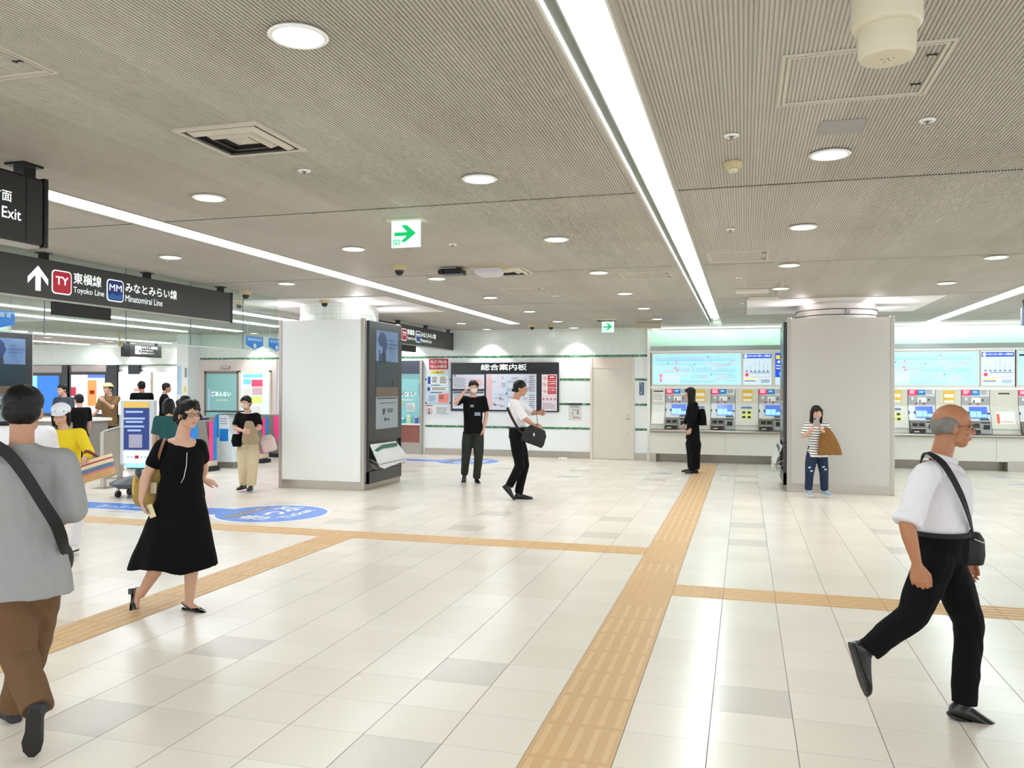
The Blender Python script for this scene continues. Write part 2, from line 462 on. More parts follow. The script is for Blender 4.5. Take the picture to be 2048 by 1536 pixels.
# cove lamp along the top of the ticket wall
t = thing('cove_light', 'thin bright cove light along the top of the ticket machine wall', 'light', (2, 18.7, CZ))
b = MB(); b.box(-2.06, 18.55, CZ - .1, 8, 18.6, CZ); b.build('housing', M_whitep, t)
b = MB(); b.box(-2.0, 18.62, CZ - .06, 7.9, 18.68, CZ - .02); b.build('lamp', mat('cove_glow', (222, 255, 242), .4, emit=4.0), t)
b = MB(); b.box(-2.0, 18.545, CZ - .07, 7.9, 18.55, CZ - .045); b.build('lit_edge', mat('cove_edge_glow', (244, 255, 250), .4, emit=1.0), t)

ORD = ['first', 'second', 'third', 'fourth', 'fifth', 'sixth', 'seventh', 'eighth', 'ninth']
rb = MB(); rb.lathe((0, 0, 0), [(.095, .002), (.112, .002), (.118, -.006), (.11, -.014), (.098, -.012), (.094, -.002)], 32)
def spot(loc, watts, ang, col=(1, .96, .93), tgt=None, r=.05, parent=None):
    l = bpy.data.lights.new('lamp', 'SPOT'); l.energy = watts; l.spot_size = math.radians(ang); l.spot_blend = .6; l.color = col; l.shadow_soft_size = r
    o = bpy.data.objects.new('lamp', l); COL.objects.link(o); o.location = loc
    if tgt: o.rotation_euler = (Vector(tgt) - Vector(loc)).to_track_quat('-Z', 'Y').to_euler()
    if parent:
        o.location = Vector(loc) - worg(parent); o.parent = parent
    return o
proto = None
def downlight(x, y, label, wash=False, glow=1.0):
    global proto
    if proto is None:
        t = thing('downlight', label, 'light', (x, y, CZ - .003), 'round ceiling downlights')
        b = MB(); b.lathe((x, y, CZ - .003), [(.09, -.001), (.112, -.001), (.118, -.008), (.11, -.014), (.098, -.013), (.092, -.004), (.09, -.003)], 32); b.build('ring', M_whitep, t, True)
        b = MB(); b.lathe((x, y, CZ - .003), [(.001, -.004), (.09, -.004), (.09, -.003), (.001, -.0035)], 32); b.build('glow', M_opal2, t)
        proto = t; o = t
    else:
        o = proto.copy(); COL.objects.link(o); o.location = (x, y, CZ - .003); o['label'] = label
        for ch in proto.children:
            if ch.type != 'MESH': continue
            c = ch.copy(); COL.objects.link(c); c.parent = o
    if not wash and y > 9.0: spot((x, y, CZ - .02), 20.0, 125, (1, .98, .95), (x, y, 0), .07, o)
    if wash: spot((x, y, CZ - .03), WASH_W, 95, (1, .99, .98), (x, y + .2, 0), .04, o)
    return o
rows = [(-1.68, [2.85, 5.13, 7.42, 9.71, 11.97, 14.3, 16.6], 'row left of the middle light channel'),
        (-3.75, [5.13, 7.42, 9.73, 12.0, 14.39, 16.7], 'row left of the green exit sign'),
        (0.48, [5.13, 7.39, 9.66, 11.9], 'row right of the middle light channel'),
        (2.53, [9.62, 11.81], 'row nearest the right edge'),
        (-5.88, [7.4, 9.7, 16.74], 'row above the line sign')]
for X, ys, d in rows:
    for k, y in enumerate(ys): downlight(X, y, 'ceiling downlight, %s from the camera, %s' % (ORD[k], d))
for k, (x, d) in enumerate([(-5.89, 'beside the far line sign'), (-3.79, 'above the information map board'), (-1.9, 'near the service door'), (-8.0, 'over the information counter'), (-10.1, 'over the office windows'), (-12.2, 'over the office glass door')]):
    downlight(x, 18.58, 'round downlight washing the tiled wall %s' % d, True)
for k, (x, d) in enumerate([(-15.6, 'at the right end'), (-17.2, 'right of centre'), (-18.9, 'left of centre'), (-20.1, 'at the left end')]):
    downlight(x, 21.98, 'round downlight washing the poster wall %s' % d, True)
for (px, py, d) in [(96, 674, 'nearest the standing screen'), (219, 682, 'beside the hanging cable'), (369, 670, 'behind the glass screen seam'), (397, 671, 'right of the glass screen seam')]:
    p = onZ(px, py, CZ)
    if p.y < 22: downlight(p.x, p.y, 'small downlight over the gate hall %s' % d)

# ------------------------------------------------------------------ pillars
def pillar(tagl, xa, xb, ya, yb, top, ccol, crad, tile, lights):
    x, y = (xa + xb) / 2, (ya + yb) / 2
    t = thing('pillar', tagl, 'pillar', (x, y, 0)); t['kind'] = 'structure'
    b = MB(); T = .03
    b.box(xa + .05, ya, .14, xb - .05, ya + T, top); b.box(xa + .05, yb - T, .14, xb - .05, yb, top)
    b.box(xa, ya + .05, .14, xa + T, yb - .05, top); b.box(xb - T, ya + .05, .14, xb, yb - .05, top)
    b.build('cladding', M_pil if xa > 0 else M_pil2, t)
    b = MB(); b.box(xa + .05, ya - .004, 0, xb - .05, ya + .02, .14); b.box(xa + .05, yb - .02, 0, xb - .05, yb, .14)
    b.box(xa, ya + .05, 0, xa + .02, yb - .05, .14); b.box(xb - .02, ya + .05, 0, xb, yb - .05, .14)
    b.build('kickplate', M_steel, t)
    for (p, q) in ((xa, ya), (xb - .07, ya), (xa, yb - .07), (xb - .07, yb - .07)):
        b = MB(); b.box(p, q - .006, 0, p + .07, q + .07, top + .02); b.build('corner_post', M_steelw, t, bevel=.012)
    b = MB(); b.box(xa + .03, ya + .03, top - .25, xb - .03, yb - .03, top - .22); b.build('top_panel', M_whitep, t)
    b = MB(); b.lathe((ccol[0], ccol[1], 0), [(crad, top - .23), (crad, CZ + .05)], 48); b.build('column', tile, t, True)
    for (lx, ly, tx, ty) in lights:
        f = MB(); f.box(lx - .05, ly - .04, top - .22, lx + .05, ly + .04, top - .1); f.box(lx - .07, ly - .06, top - .1, lx + .07, ly + .06, top - .02)
        h = f.build('uplight', mat('pink_white_lamp', (236, 226, 226), .5), t, bevel=.01)
        spot((lx, ly, top + .0), SPOT_W, 150, (1, .95, .97), (tx, ty, CZ + .4), .06, t)
    # smooth ceiling field round the column, uplight brightness painted in as white
    b = MB(); w = .62
    b.box(xa - w, ya - .55, CZ - .012, xb + w, yb + w, CZ - .002); o = b.build('ceiling_field', mat('uplit_ceiling_field', (226, 220, 218), .5), t)
    return t
PL = (-7.40, -5.85, 11.98, 13.42)
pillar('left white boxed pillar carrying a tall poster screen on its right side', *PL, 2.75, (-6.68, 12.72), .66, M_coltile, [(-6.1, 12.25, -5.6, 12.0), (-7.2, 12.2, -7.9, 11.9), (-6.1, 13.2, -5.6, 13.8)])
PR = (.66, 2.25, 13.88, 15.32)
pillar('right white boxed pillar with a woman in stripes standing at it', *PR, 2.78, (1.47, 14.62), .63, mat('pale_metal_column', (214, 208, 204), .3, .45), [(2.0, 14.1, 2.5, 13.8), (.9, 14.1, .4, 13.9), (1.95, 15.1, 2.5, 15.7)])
pillar('far left pillar mostly out of view behind the grey sweater', -15.5, -13.95, 11.98, 13.42, 2.75, (-14.7, 12.7), .66, M_coltile, [])
b = MB()
for z in (2.84, 2.93): b.lathe((1.47, 14.62, z), [(.635, 0), (.645, .004), (.635, .012)], 48)
b.build('cable_tie', M_blackm, bpy.data.objects['pillar.001']); b = MB(); b.box(1.55, 13.94, 2.86, 1.61, 13.99, 2.93); b.build('junction_box', M_steelw, bpy.data.objects['pillar.001'])

# poster screens let into the pillar sides
M_ssky = None
def sky_mat():
    n = NT('poster_sky'); c = n.mix(n.noise(2.2, 4), (30, 58, 108), (110, 132, 158))
    n.t.links.new(c, n.b.inputs['Emission Color']); n.b.inputs['Emission Strength'].default_value = .12
    return n.out(c, .25)
M_ssky = sky_mat()
def display(X, sgn, ya, yb, label, detail=True):
    t = thing('poster_display', label, 'display', (X, (ya + yb) / 2, 0))
    e = lambda d: X + sgn * d
    b = MB(); b.box(e(0), ya, .78, e(.05), yb, 2.735); b.box(e(0), ya, .1, e(.012), yb, .8); b.box(e(0), ya, .1, e(.05), ya + .03, .8); b.box(e(0), yb - .03, .1, e(.05), yb, .8); b.box(e(0), ya, .1, e(.05), yb, .3)
    b.build('frame', mat('charcoal_frame', (44, 44, 46), .3), t, bevel=.004)
    a, c = ya + .25, yb - .17
    p = MB(); p.box(e(.05), a, 2.09, e(.054), c, 2.60); s = p.build('screen', M_ssky, t)
    p = MB(); p.box(e(.05), a, 1.66, e(.054), c, 2.09); p.build('field_band', mat('poster_teal', (26, 42, 50), .3, emit=.04), s)
    p = MB(); p.box(e(.05), a, 1.50, e(.054), c, 1.66); p.build('sand_band', mat('poster_sand', (92, 74, 60), .3, emit=.04), s)
    p = MB(); p.box(e(.05), a, .97, e(.054), c, 1.50); p.build('logo_band', mat('poster_grey', (132, 142, 146), .3, emit=.06), s)
    L = c - a; yy = lambda f: a + f * L; u = EY if sgn > 0 else -EY
    if sgn < 0: yy = lambda f: c - f * L
    # leafy continent-shaped tree
    pts = [(.1, .3), (.08, .36), (.14, .42), (.2, .48), (.32, .47), (.42, .42), (.46, .33), (.5, .28), (.46, .22), (.40, .1), (.38, .02), (.31, .02), (.28, .14), (.27, .24), (.16, .24)]
    p = MB(); p.prism([(e(.055), yy(f), 2.1 + h) for f, h in pts], (sgn * .001, 0, 0)); p.build('tree_print', mat('poster_tree', (22, 46, 84), .4, emit=.06), s)
    p = MB()
    for f, h in ((.14, .17), (.2, .11), (.26, .13), (.31, .12), (.36, .12), (.41, .1)):
        p.box(e(.055), yy(f - .018), 2.07, e(.0565), yy(f + .018), 2.07 + h)
        p.lathe((e(.056), yy(f), 2.08 + h), [(.012, 0), (.012, .02)], 8)
    p.box(e(.055), yy(.72), 1.68, e(.0565), yy(.75), 1.8); p.build('figures_print', mat('poster_dark', (30, 28, 32), .5), s)
    for i, w in enumerate(('for the', 'future children', 'of Africa')):
        textmesh(w, (e(.055), yy(.54), 2.44 - i * .065), u, EZ, .03, M_dkline, 'poster_lettering', s, width=(.2, .4, .26)[i] * L * 1.1)
    textmesh('cbsa', (e(.055), yy(.46), 1.1), u, EZ, .05, M_dkline, 'logo_lettering', s, bold=.02)
    p = MB(); p.lathe((e(.055), yy(.4), 1.125), [(.032, 0), (.032, sgn * .002)], 20, 'x'); 
    for r in range(4): p.box(e(.055), yy(.5), 1.235 + r * .018, e(.056), yy(.75), 1.245 + r * .018)
    p.prism([(e(.055), yy(.3), 1.2), (e(.055), yy(.36), 1.2), (e(.055), yy(.42), 1.3), (e(.055), yy(.28), 1.3)], (sgn * .001, 0, 0))
    p.box(e(.055), yy(.15), 1.39, e(.056), yy(.85), 1.4); p.box(e(.055), yy(.05), 1.465, e(.056), yy(.95), 1.485)
    p.build('logo_print', M_dkline, s)
    b = MB(); b.tube([(e(.03), ya + .06, .5), (e(.2), ya + .08, .42), (e(.2), yb - .06, .42), (e(.03), yb - .05, .5)], .006)
    b.tube([(e(.03), ya + .06, .44), (e(.14), ya + .08, .34), (e(.14), yb - .06, .34), (e(.03), yb - .05, .44)], .006); b.build('wire_rack', M_steel, t, True)
    b = MB(); b.lathe((e(.05), yb - .08, 1.66), [(.012, 0), (.012, sgn * .006)], 12, 'x'); b.build('lock', M_steel, t)
    return t
display(PL[1], 1, PL[2] + .07, PL[3] - .07, 'tall dark poster display on the left pillar, sky picture over a grey logo panel')
display(PR[0], -1, PR[2] + .07, PR[3] - .07, 'edge of a dark poster display on the left side of the right pillar')
display(-13.95, 1, 12.05, 13.35, 'tall dark poster display at the left edge, above the head in the grey sweater')
# leaflet sheets lying in the racks
def leaflet(X, sgn, ya, yb, label):
    t = thing('leaflet', label, 'leaflet', (X + sgn * .12, (ya + yb) / 2, .35))
    b = MB(); e = lambda d: X + sgn * d
    a, c = ya + .08, yb - .12
    b.prism([(e(.06), a, .73), (e(.065), c - .25, .72), (e(.1), c - .02, .55), (e(.19), c + .05, .40), (e(.21), a + .22, .33), (e(.19), a + .08, .38)], (sgn * .012, 0, .012))
    b.build('paper', mat('leaflet_paper', (206, 206, 206), .6, var=.1, vs=14), t)
    b = MB(); b.prism([(e(.095), a + .02, .62), (e(.1), a + .35, .70), (e(.105), c - .3, .70), (e(.112), c - .28, .65), (e(.11), a + .38, .65), (e(.105), a + .04, .57)], (sgn * .014, 0, .014))
    b.build('green_swoosh', mat('leaflet_green', (52, 104, 84), .6), t)
leaflet(PL[1], 1, PL[2], PL[3], 'grey map leaflets with a green stripe in the rack of the left pillar')
leaflet(PR[0], -1, PR[2], PR[3], 'pale leaflets sticking out of the rack beside the right pillar')
# ================================================================== CEILING FITTINGS
M_vent = mat('vent_metal', (206, 198, 184), .45, .2)
M_vdark = mat('vent_inside', (22, 20, 18), .8)
def sqr(b, x, y, r, w, z0, z1):
    b.box(x - r, y - r, z0, x + r, y - r + w, z1); b.box(x - r, y + r - w, z0, x + r, y + r, z1)
    b.box(x - r, y - r + w, z0, x - r + w, y + r - w, z1); b.box(x + r - w, y - r + w, z0, x + r, y + r - w, z1)
def vent(x, y, r, label):
    t = thing('ceiling_vent', label, 'vent', (x, y, CZ), 'square ceiling air vents')
    b = MB(); sqr(b, x, y, r, .03, CZ - .012, CZ + .004); b.build('frame', M_vent, t)
    b = MB(); b.box(x - r + .02, y - r + .02, CZ - .004, x + r - .02, y + r - .02, CZ - .001); b.build('dark_opening', M_vdark, t)
    for k, (ro, zz) in enumerate(((.80, .0), (.54, .004), (.26, .008))):
        R_ = r * ro; ri = R_ - r * .11 if k < 2 else .0001
        b = MB(); rs = [[Vector((x + sx * q, y + sy * q, z)) for sx, sy in ((-1, -1), (1, -1), (1, 1), (-1, 1))] for q, z in ((R_, CZ - .006), (ri, CZ - .026 if k < 2 else CZ - .022))]
        b.rings(rs, cap=(k == 2)); b.build('louvre', M_vent, t)
vent(-2.70, 3.99, .26, 'large square air vent with stepped louvres, dust stains round it')
vent(-2.72, 9.35, .27, 'square air vent behind the white ceiling unit')
vent(-2.7, 16.6, .27, 'farthest square air vent, beside the small green exit sign')
def hatch(xa, xb, ya, yb, label, latches=True):
    t = thing('ceiling_hatch', label, 'hatch', ((xa + xb) / 2, (ya + yb) / 2, CZ), 'ceiling access hatches')
    b = MB(); w = .014
    for k in (0, .022):
        b.box(xa + k, ya + k, CZ - .006, xb - k, ya + k + w, CZ + .003); b.box(xa + k, yb - k - w, CZ - .006, xb - k, yb - k, CZ + .003)
        b.box(xa + k, ya + k + w, CZ - .006, xa + k + w, yb - k - w, CZ + .003); b.box(xb - k - w, ya + k + w, CZ - .006, xb - k, yb - k - w, CZ + .003)
    b.build('frame', M_vent, t)
    if latches:
        for yy in (ya + .15, yb - .15):
            b = MB(); b.box(xb - .085, yy - .004, CZ - .004, xb - .05, yy + .004, CZ); b.box(xb - .088, yy - .012, CZ - .004, xb - .082, yy + .012, CZ); b.box(xb - .053, yy - .012, CZ - .004, xb - .047, yy + .012, CZ)
            b.build('latch', M_blackm, t)
hatch(.15, .81, 3.57, 4.21, 'framed ceiling hatch overlapped by the big ivory cylinder')
hatch(-3.56, -2.90, 2.27, 2.92, 'framed ceiling hatch cut off by the top left corner')
hatch(-.37, .26, 8.58, 9.28, 'ceiling hatch outlined just right of the middle light channel')
hatch(-1.46, -.83, 9.86, 10.5, 'ceiling hatch outlined just left of the middle light channel')
hatch(-.01, .5, 11.17, 11.75, 'nearer of the two hatches with pale tape at their corners')
hatch(.0, .5, 12.2, 12.8, 'farther of the two hatches with pale tape at their corners')
hatch(-.05, .5, 15.2, 15.8, 'small ceiling hatch near the ticket wall beside the light channel')
hatch(-3.3, -2.7, 11.0, 11.6, 'ceiling hatch behind the square vent towards the map board')
for (x, y, d) in ((.1, 11.95, 'nearer'), (.28, 13.0, 'farther')):
    t = thing('cover_box', '%s flat beige box on the ceiling by the taped hatches' % d, 'box', (x, y, CZ), 'flat beige ceiling boxes')
    b = MB(); b.box(x - .22, y - .07, CZ - .055, x + .22, y + .07, CZ); b.build('body', M_tan if d == 'x' else M_beige, t, bevel=.008)
t = thing('patch_plate', 'plain grey rectangle plate on the ribbed ceiling behind the framed hatch', 'plate', (.49, 4.62, CZ))
b = MB(); b.box(.38, 4.51, CZ - .004, .6, 4.74, CZ + .001); b.build('plate', mat('grey_plate', (158, 152, 150), .5), t)
t = thing('ceiling_speaker', 'big ivory two-tier cylinder hanging from the ceiling at top right', 'speaker', (.46, 3.0, CZ))
b = MB(); b.lathe((.46, 3.0, CZ), [(.108, 0), (.112, -.02), (.112, -.155), (.106, -.165), (.094, -.17)], 48); b.build('upper_tier', M_ivory, t, True)
b = MB(); b.lathe((.46, 3.0, CZ), [(.094, -.16), (.09, -.255), (.084, -.268), (.07, -.272), (.001, -.273)], 48); b.build('lower_tier', M_ivory, t, True)
b = MB()
for k in range(7):
    a = k * 2.4; r = .004 + .0035 * k; b.lathe((.46 + math.cos(a) * r, 2.99 + math.sin(a) * r, CZ - .2725), [(.0022, -.001), (.0022, .001)], 8)
b.build('holes', M_blackm, t)
def detector(x, y, kind, label):
    t = thing('smoke_detector' if kind else 'sprinkler', label, 'detector' if kind else 'sprinkler', (x, y, CZ))
    if kind:
        b = MB(); b.lathe((x, y, CZ), [(.055, 0), (.055, -.025), (.045, -.04), (.03, -.042)], 28); b.build('base', M_tan, t, True)
        b = MB(); b.lathe((x, y, CZ), [(.03, -.042), (.03, -.05), (.026, -.06), (.001, -.062)], 24); b.build('sensor', M_ivory, t, True)
    else:
        b = MB(); b.lathe((x, y, CZ), [(.022, -.001), (.04, -.001), (.042, -.006), (.034, -.012), (.022, -.01)], 24); b.build('escutcheon', M_whitep, t, True)
        b = MB(); b.lathe((x, y, CZ), [(.016, 0), (.016, -.012), (.006, -.02), (.006, -.028), (.017, -.03), (.017, -.033)], 14); b.build('head', M_steel, t, True)
for x, y, k, l in [(-.07, 4.62, 0, 'sprinkler head in front of the tan smoke detector'), (-.07, 5.19, 1, 'tan smoke detector right of the middle light channel'), (-2.7, 4.66, 0, 'sprinkler head beyond the large square vent'),
                   (-2.71, 7.45, 0, 'sprinkler head right of the green exit sign'), (-.12, 7.36, 0, 'sprinkler head before the hatch by the light channel'), (-.07, 10.64, 0, 'sprinkler head just before the taped hatches'), (-.05, 13.9, 0, 'sprinkler head beyond the beige boxes'),
                   (-4.9 - 1.1, 7.5, 0, 'sprinkler head left of the flat light line'), (.9, 4.62, 0, 'sprinkler head at the right edge of the ceiling'), (-2.75, 12.1, 0, 'sprinkler head toward the map board'), (-5.2, 3.3, 0, 'sprinkler head near the left edge')]: detector(x, y, k, l)
def domecam(x, y, label):
    t = thing('dome_camera', label, 'camera', (x, y, CZ), 'dome security cameras')
    b = MB(); b.lathe((x, y, CZ), [(.085, 0), (.085, -.03), (.075, -.055), (.055, -.06)], 28); b.build('mount', M_tan, t, True)
    b = MB(); b.lathe((x, y, CZ), [(.052, -.055), (.05, -.075), (.04, -.1), (.022, -.115), (.001, -.118)], 28); b.build('dome', M_black, t, True)
for x, y, l in [(-3.77, 8.6, 'dome camera left of the black ceiling projector'), (-6.94, 10.35, 'upper of two dome cameras at the end of the overhead line sign'), (-7.9, 11.6, 'lower of two dome cameras past the end of the line sign'),
                (-6.41, 11.7, 'dome camera over the left pillar'), (-4.5, 17.5, 'left of two dome cameras where the flat light line ends'), (-4.1, 17.6, 'right of two dome cameras where the flat light line ends'), (-16.2, 14.5, 'small dome camera over the gate hall')]: domecam(x, y, l)
t = thing('projector', 'small black projector fixed to the ceiling', 'projector', (-3.25, 8.95, CZ))
b = MB(); b.box(-3.38, 8.85, CZ - .085, -3.12, 9.05, CZ - .02); b.build('body', M_black, t, bevel=.01)
b = MB(); b.box(-3.4, 8.9, CZ - .02, -3.2, 9.0, CZ); b.build('bracket', M_steel, t)
b = MB(); b.lathe((-3.36, 8.84, CZ - .06), [(.03, 0), (.03, -.02), (.022, -.02)], 20, 'y'); b.build('lens', M_blackm, t)
t = thing('ceiling_unit', 'pale lilac-white unit on an ivory ceiling plate beside the black projector', 'device', (-2.82, 9.0, CZ))
b = MB(); b.box(-3.0, 8.86, CZ - .018, -2.64, 9.2, CZ); b.build('plate', M_tan, t)
b = MB(); b.rings([[Vector((-2.82 + sx * w, 8.98 + sy_ * h, z)) for sx, sy_ in ((-1, -1), (1, -1), (1, 1), (-1, 1))] for w, h, z in ((.15, .12, CZ - .018), (.145, .115, CZ - .08), (.1, .08, CZ - .115))]); b.build('cover', mat('lilac_plastic', (206, 200, 208), .4), t, bevel=.012)
t = thing('box_speaker', 'boxy beige speaker under the ceiling left of the ticket wall', 'speaker', (-1.97, 17.5, CZ))
b = MB(); b.box(-2.22, 17.4, CZ - .13, -1.7, 17.65, CZ); b.build('body', M_tan, t, bevel=.01); b = MB(); b.box(-2.2, 17.395, CZ - .12, -1.72, 17.4, CZ - .03); b.build('grille', M_steelw, t)

# ================================================================== OVERHEAD SIGNS
def rrect(y0, z0, y1, z1, r, X):
    pts = []
    for cyy, czz, a0 in ((y1 - r, z1 - r, 0), (y0 + r, z1 - r, 90), (y0 + r, z0 + r, 180), (y1 - r, z0 + r, 270)):
        for k in range(6):
            a = math.radians(a0 + k * 18); pts.append((X, cyy + r * math.cos(a), czz + r * math.sin(a)))
    return pts
def line_sign(label, dy, X=-6.94):
    t = thing('hanging_sign', label, 'sign', (X, 7.6 + dy, 3.05), 'overhead line signs')
    b = MB(); b.box(X - .13, 5.2 + dy, 2.575, X, 10.0 + dy, 2.975); b.build('panel', M_sign, t, bevel=.004)
    b = MB(); b.box(X - .135, 10.0 + dy, 2.56, X + .006, 10.035 + dy, 2.985); b.build('end_cap', M_black, t)
    b = MB(); b.box(X - .125, 5.2 + dy, 2.555, X - .01, 10.0 + dy, 2.575); b.build('underside', M_steelw, t)
    for y in (6.86, 8.39, 9.85):
        b = MB(); b.box(X - .1, y - .035 + dy, 2.97, X - .03, y + .035 + dy, 3.05); b.box(X - .12, y - .06 + dy, 3.04, X - .01, y + .06 + dy, 3.05); b.build('hanger', M_black, t)
    e = X + .004
    b = MB(); y = 6.725 + dy
    b.prism([(e, y - .032, 2.64), (e, y + .032, 2.64), (e, y + .032, 2.80), (e, y + .125, 2.705), (e, y + .125, 2.77), (e, y, 2.895), (e, y - .125, 2.77), (e, y - .125, 2.705), (e, y - .032, 2.80)], (.003, 0, 0)); b.build('arrow', M_lit, t)
    for (a, c, col, s, lb) in ((6.90, 7.16, (178, 16, 48), 'TY', 'badge_red'), (7.665, 7.925, (18, 34, 110), 'MM', 'badge_navy')):
        b = MB(); b.prism(rrect(a + dy, 2.635, c + dy, 2.885, .045, X + .001), (.004, 0, 0)); bo = b.build('line_badge', M_lit, t)
        b = MB(); b.prism(rrect(a + .012 + dy, 2.647, c - .012 + dy, 2.873, .036, X + .003), (.004, 0, 0)); b.build('badge_face', mat(lb, col, .4, emit=.12), bo)
        if s == 'MM':
            b = MB(); pts = [(X + .0065, c - .014 + dy, 2.66), (X + .0065, c - .014 + dy, 2.715)] + [(X + .0065, c - .014 - .232 * k / 12 + dy, 2.715 + .012 * math.sin(k * 1.0)) for k in range(1, 13)] + [(X + .0065, a + .014 + dy, 2.66)]
            b.prism(pts, (.002, 0, 0)); b.build('wave', mat('badge_wave', (20, 90, 160), .4, emit=.12), bo)
        textmesh(s, (X, (a + c) / 2 + dy, 2.735 if s == 'TY' else 2.755), EY, EZ, .085 if s == 'TY' else .075, M_lit, 'badge_lettering', bo, width=.17 if s == 'TY' else .19, bold=.018 if s == 'TY' else 0.0, align='C', depth=.009)
    textmesh('東横線', (X, 7.185 + dy, 2.77), EY, EZ, .122, M_lit, 'line_name', t, width=.40, bold=.012, depth=.004)
    textmesh('Toyoko Line', (X, 7.185 + dy, 2.655), EY, EZ, .082, M_lit, 'line_name', t, width=.44, depth=.004)
    textmesh('みなとみらい線', (X, 7.955 + dy, 2.765), EY, EZ, .115, M_lit, 'line_name', t, width=.90, bold=.012, depth=.004)
    textmesh('Minatomirai Line', (X, 7.955 + dy, 2.655), EY, EZ, .078, M_lit, 'line_name', t, width=.63, depth=.004)
    b = MB(); b.box(X - .09, 6.98 + dy, 2.42, X - .04, 7.78 + dy, 2.556); b.build('lower_plate', M_blackm, t)
line_sign('long dark overhead line sign on the left with TY and MM badges', 0)
line_sign('smaller-looking copy of the line sign hanging behind the left pillar', 8.85, -6.85)
X = -4.25; t = thing('hanging_sign', 'dark overhead sign cut by the left edge, reading Exit', 'sign', (X, 3.2, 3.05))
b = MB(); b.box(X - .14, 2.0, 2.55, X, 4.17, 2.97); b.build('panel', mat('sign_black', (24, 22, 24), .4), t, bevel=.02)
b = MB(); b.box(X - .145, 4.165, 2.54, X + .005, 4.2, 2.98); b.build('end_cap', M_black, t, bevel=.01)
b = MB(); b.box(X - .001, 4.03, 2.56, X + .002, 4.034, 2.96); b.build('seam', M_black, t)
b = MB(); b.box(X - .12, 2.0, 2.535, X - .02, 4.15, 2.55); b.build('underside', M_steelw, t)
b = MB(); b.box(X - .11, 4.04, 2.95, X - .03, 4.13, 3.05); b.box(X - .15, 4.01, 3.035, X, 4.16, 3.05); b.build('hanger', M_black, t)
textmesh('出口方面', (X, 3.925, 2.775), EY, EZ, .068, M_lit, 'sign_lettering', t, width=.29, bold=.01, align='R', depth=.003)
textmesh('Exit', (X, 3.992, 2.675), EY, EZ, .068, M_lit, 'sign_lettering', t, width=.135, bold=.008, align='R', depth=.003)

# glass smoke screen hanging along the line sign
t = thing('glass_smoke_screen', 'clear hanging glass screen below the overhead line sign', 'glass screen', (-7.0, 8, 3.05)); t['kind'] = 'structure'
y = 5.71
while y < 11.2:
    b = MB(); b.box(-7.012, y + .004, 2.205, -7.004, min(y + 1.166, 11.3), 3.05); b.build('pane', M_glassg, t)
    b = MB(); b.box(-7.014, y - .004, 2.2, -7.002, y + .004, 3.05); b.build('seam', M_grline, t)
    b = MB(); b.box(-7.016, y, 2.196, -7.0, min(y + 1.17, 11.3), 2.206); b.build('edge_strip', mat('pale_edge', (214, 226, 220), .3), t)
    y += 1.17

M_exitw = mat('exit_sign_face', (186, 250, 230), .4, emit=.6); M_exitg = mat('exit_sign_green', (0, 176, 94), .4, emit=.35)
def exit_sign(x, Y, label, wd=.25, hd=.215):
    t = thing('exit_sign', label, 'exit sign', (x, Y, CZ))
    b = MB(); b.box(x - wd * .62, Y - .07, CZ - .012, x + wd * .68, Y + .07, CZ); b.build('ceiling_plate', M_ivory, t)
    b = MB(); b.box(x - wd / 2, Y - .012, CZ - .012 - hd, x + wd / 2, Y + .012, CZ - .012); b.build('panel', M_exitw, t)
    q = lambda u, v: (x - wd / 2 + u * wd, Y - .0125, CZ - .012 - hd + v * hd)
    b = MB(); b.prism([q(.11, .43), q(.55, .43), q(.33, .2), q(.5, .2), q(.87, .52), q(.55, .84), q(.35, .84), q(.57, .57), q(.11, .57)], (0, -.002, 0)); b.build('arrow', M_exitg, t)
    b = MB()
    for u in (.08, .26): b.box(q(u, 0)[0], Y - .0145, q(0, .06)[2], q(u + .03, 0)[0], Y - .0125, q(0, .29)[2])
    b.box(q(.08, 0)[0], Y - .0145, q(0, .26)[2], q(.28, 0)[0], Y - .0125, q(0, .29)[2]); b.box(q(.15, 0)[0], Y - .0145, q(0, .1)[2], q(.2, 0)[0], Y - .0125, q(0, .2)[2]); b.build('pictogram', M_exitg, t)
exit_sign(-2.69, 6.27, 'near green and white exit arrow sign on the ceiling')
exit_sign(-2.74, 17.0, 'small far green exit arrow sign above the map board side', .25, .22)
# blue pennant signs over the gates
def pennant(X, ya, yb, zt, zb, label, wire):
    t = thing('pennant_sign', label, 'sign', (X, (ya + yb) / 2, zt), 'blue pennants over the gates'); ym = (ya + yb) / 2
    b = MB(); b.prism([(X, ya, zt), (X, yb, zt), (X, yb, zb + .09), (X, ym, zb), (X, ya, zb + .09)], (.01, 0, 0)); b.build('board', mat('pennant_blue', (22, 110, 196), .4, emit=.1), t)
    b = MB(); w = (yb - ya)
    for k in range(6):
        y = ya + w * (.08 + k * .145)
        b.box(X + .011, y, zt - .09, X + .012, y + w * .1, zt - .03); 
    o = b.build('lettering', mat('pale_blue_letters', (176, 196, 222), .5), t)
    b = MB(); b.lathe((X + .011, ym, zb + .075), [(.05, 0), (.05, .002)], 24, 'x'); d = b.build('disc', M_whitep, t)
    b = MB(); b.prism([(X + .014, ym - .006, zb + .11), (X + .014, ym + .006, zb + .11), (X + .014, ym + .006, zb + .07), (X + .014, ym + .025, zb + .07), (X + .014, ym, zb + .04), (X + .014, ym - .025, zb + .07), (X + .014, ym - .006, zb + .07)], (.001, 0, 0)); b.build('arrow', M_red, d)
    b = MB()
    for y in ((ya + .06,) if wire == 1 else (ya + .06, yb - .06)): b.box(X, y - .003, zt, X + .006, y + .003, CZ)
    b.build('wire', M_grline, t)
pennant(-9.9, 14.78, 15.40, 2.71, 2.44, 'blue pennant sign left of the left pillar, whole', 1)
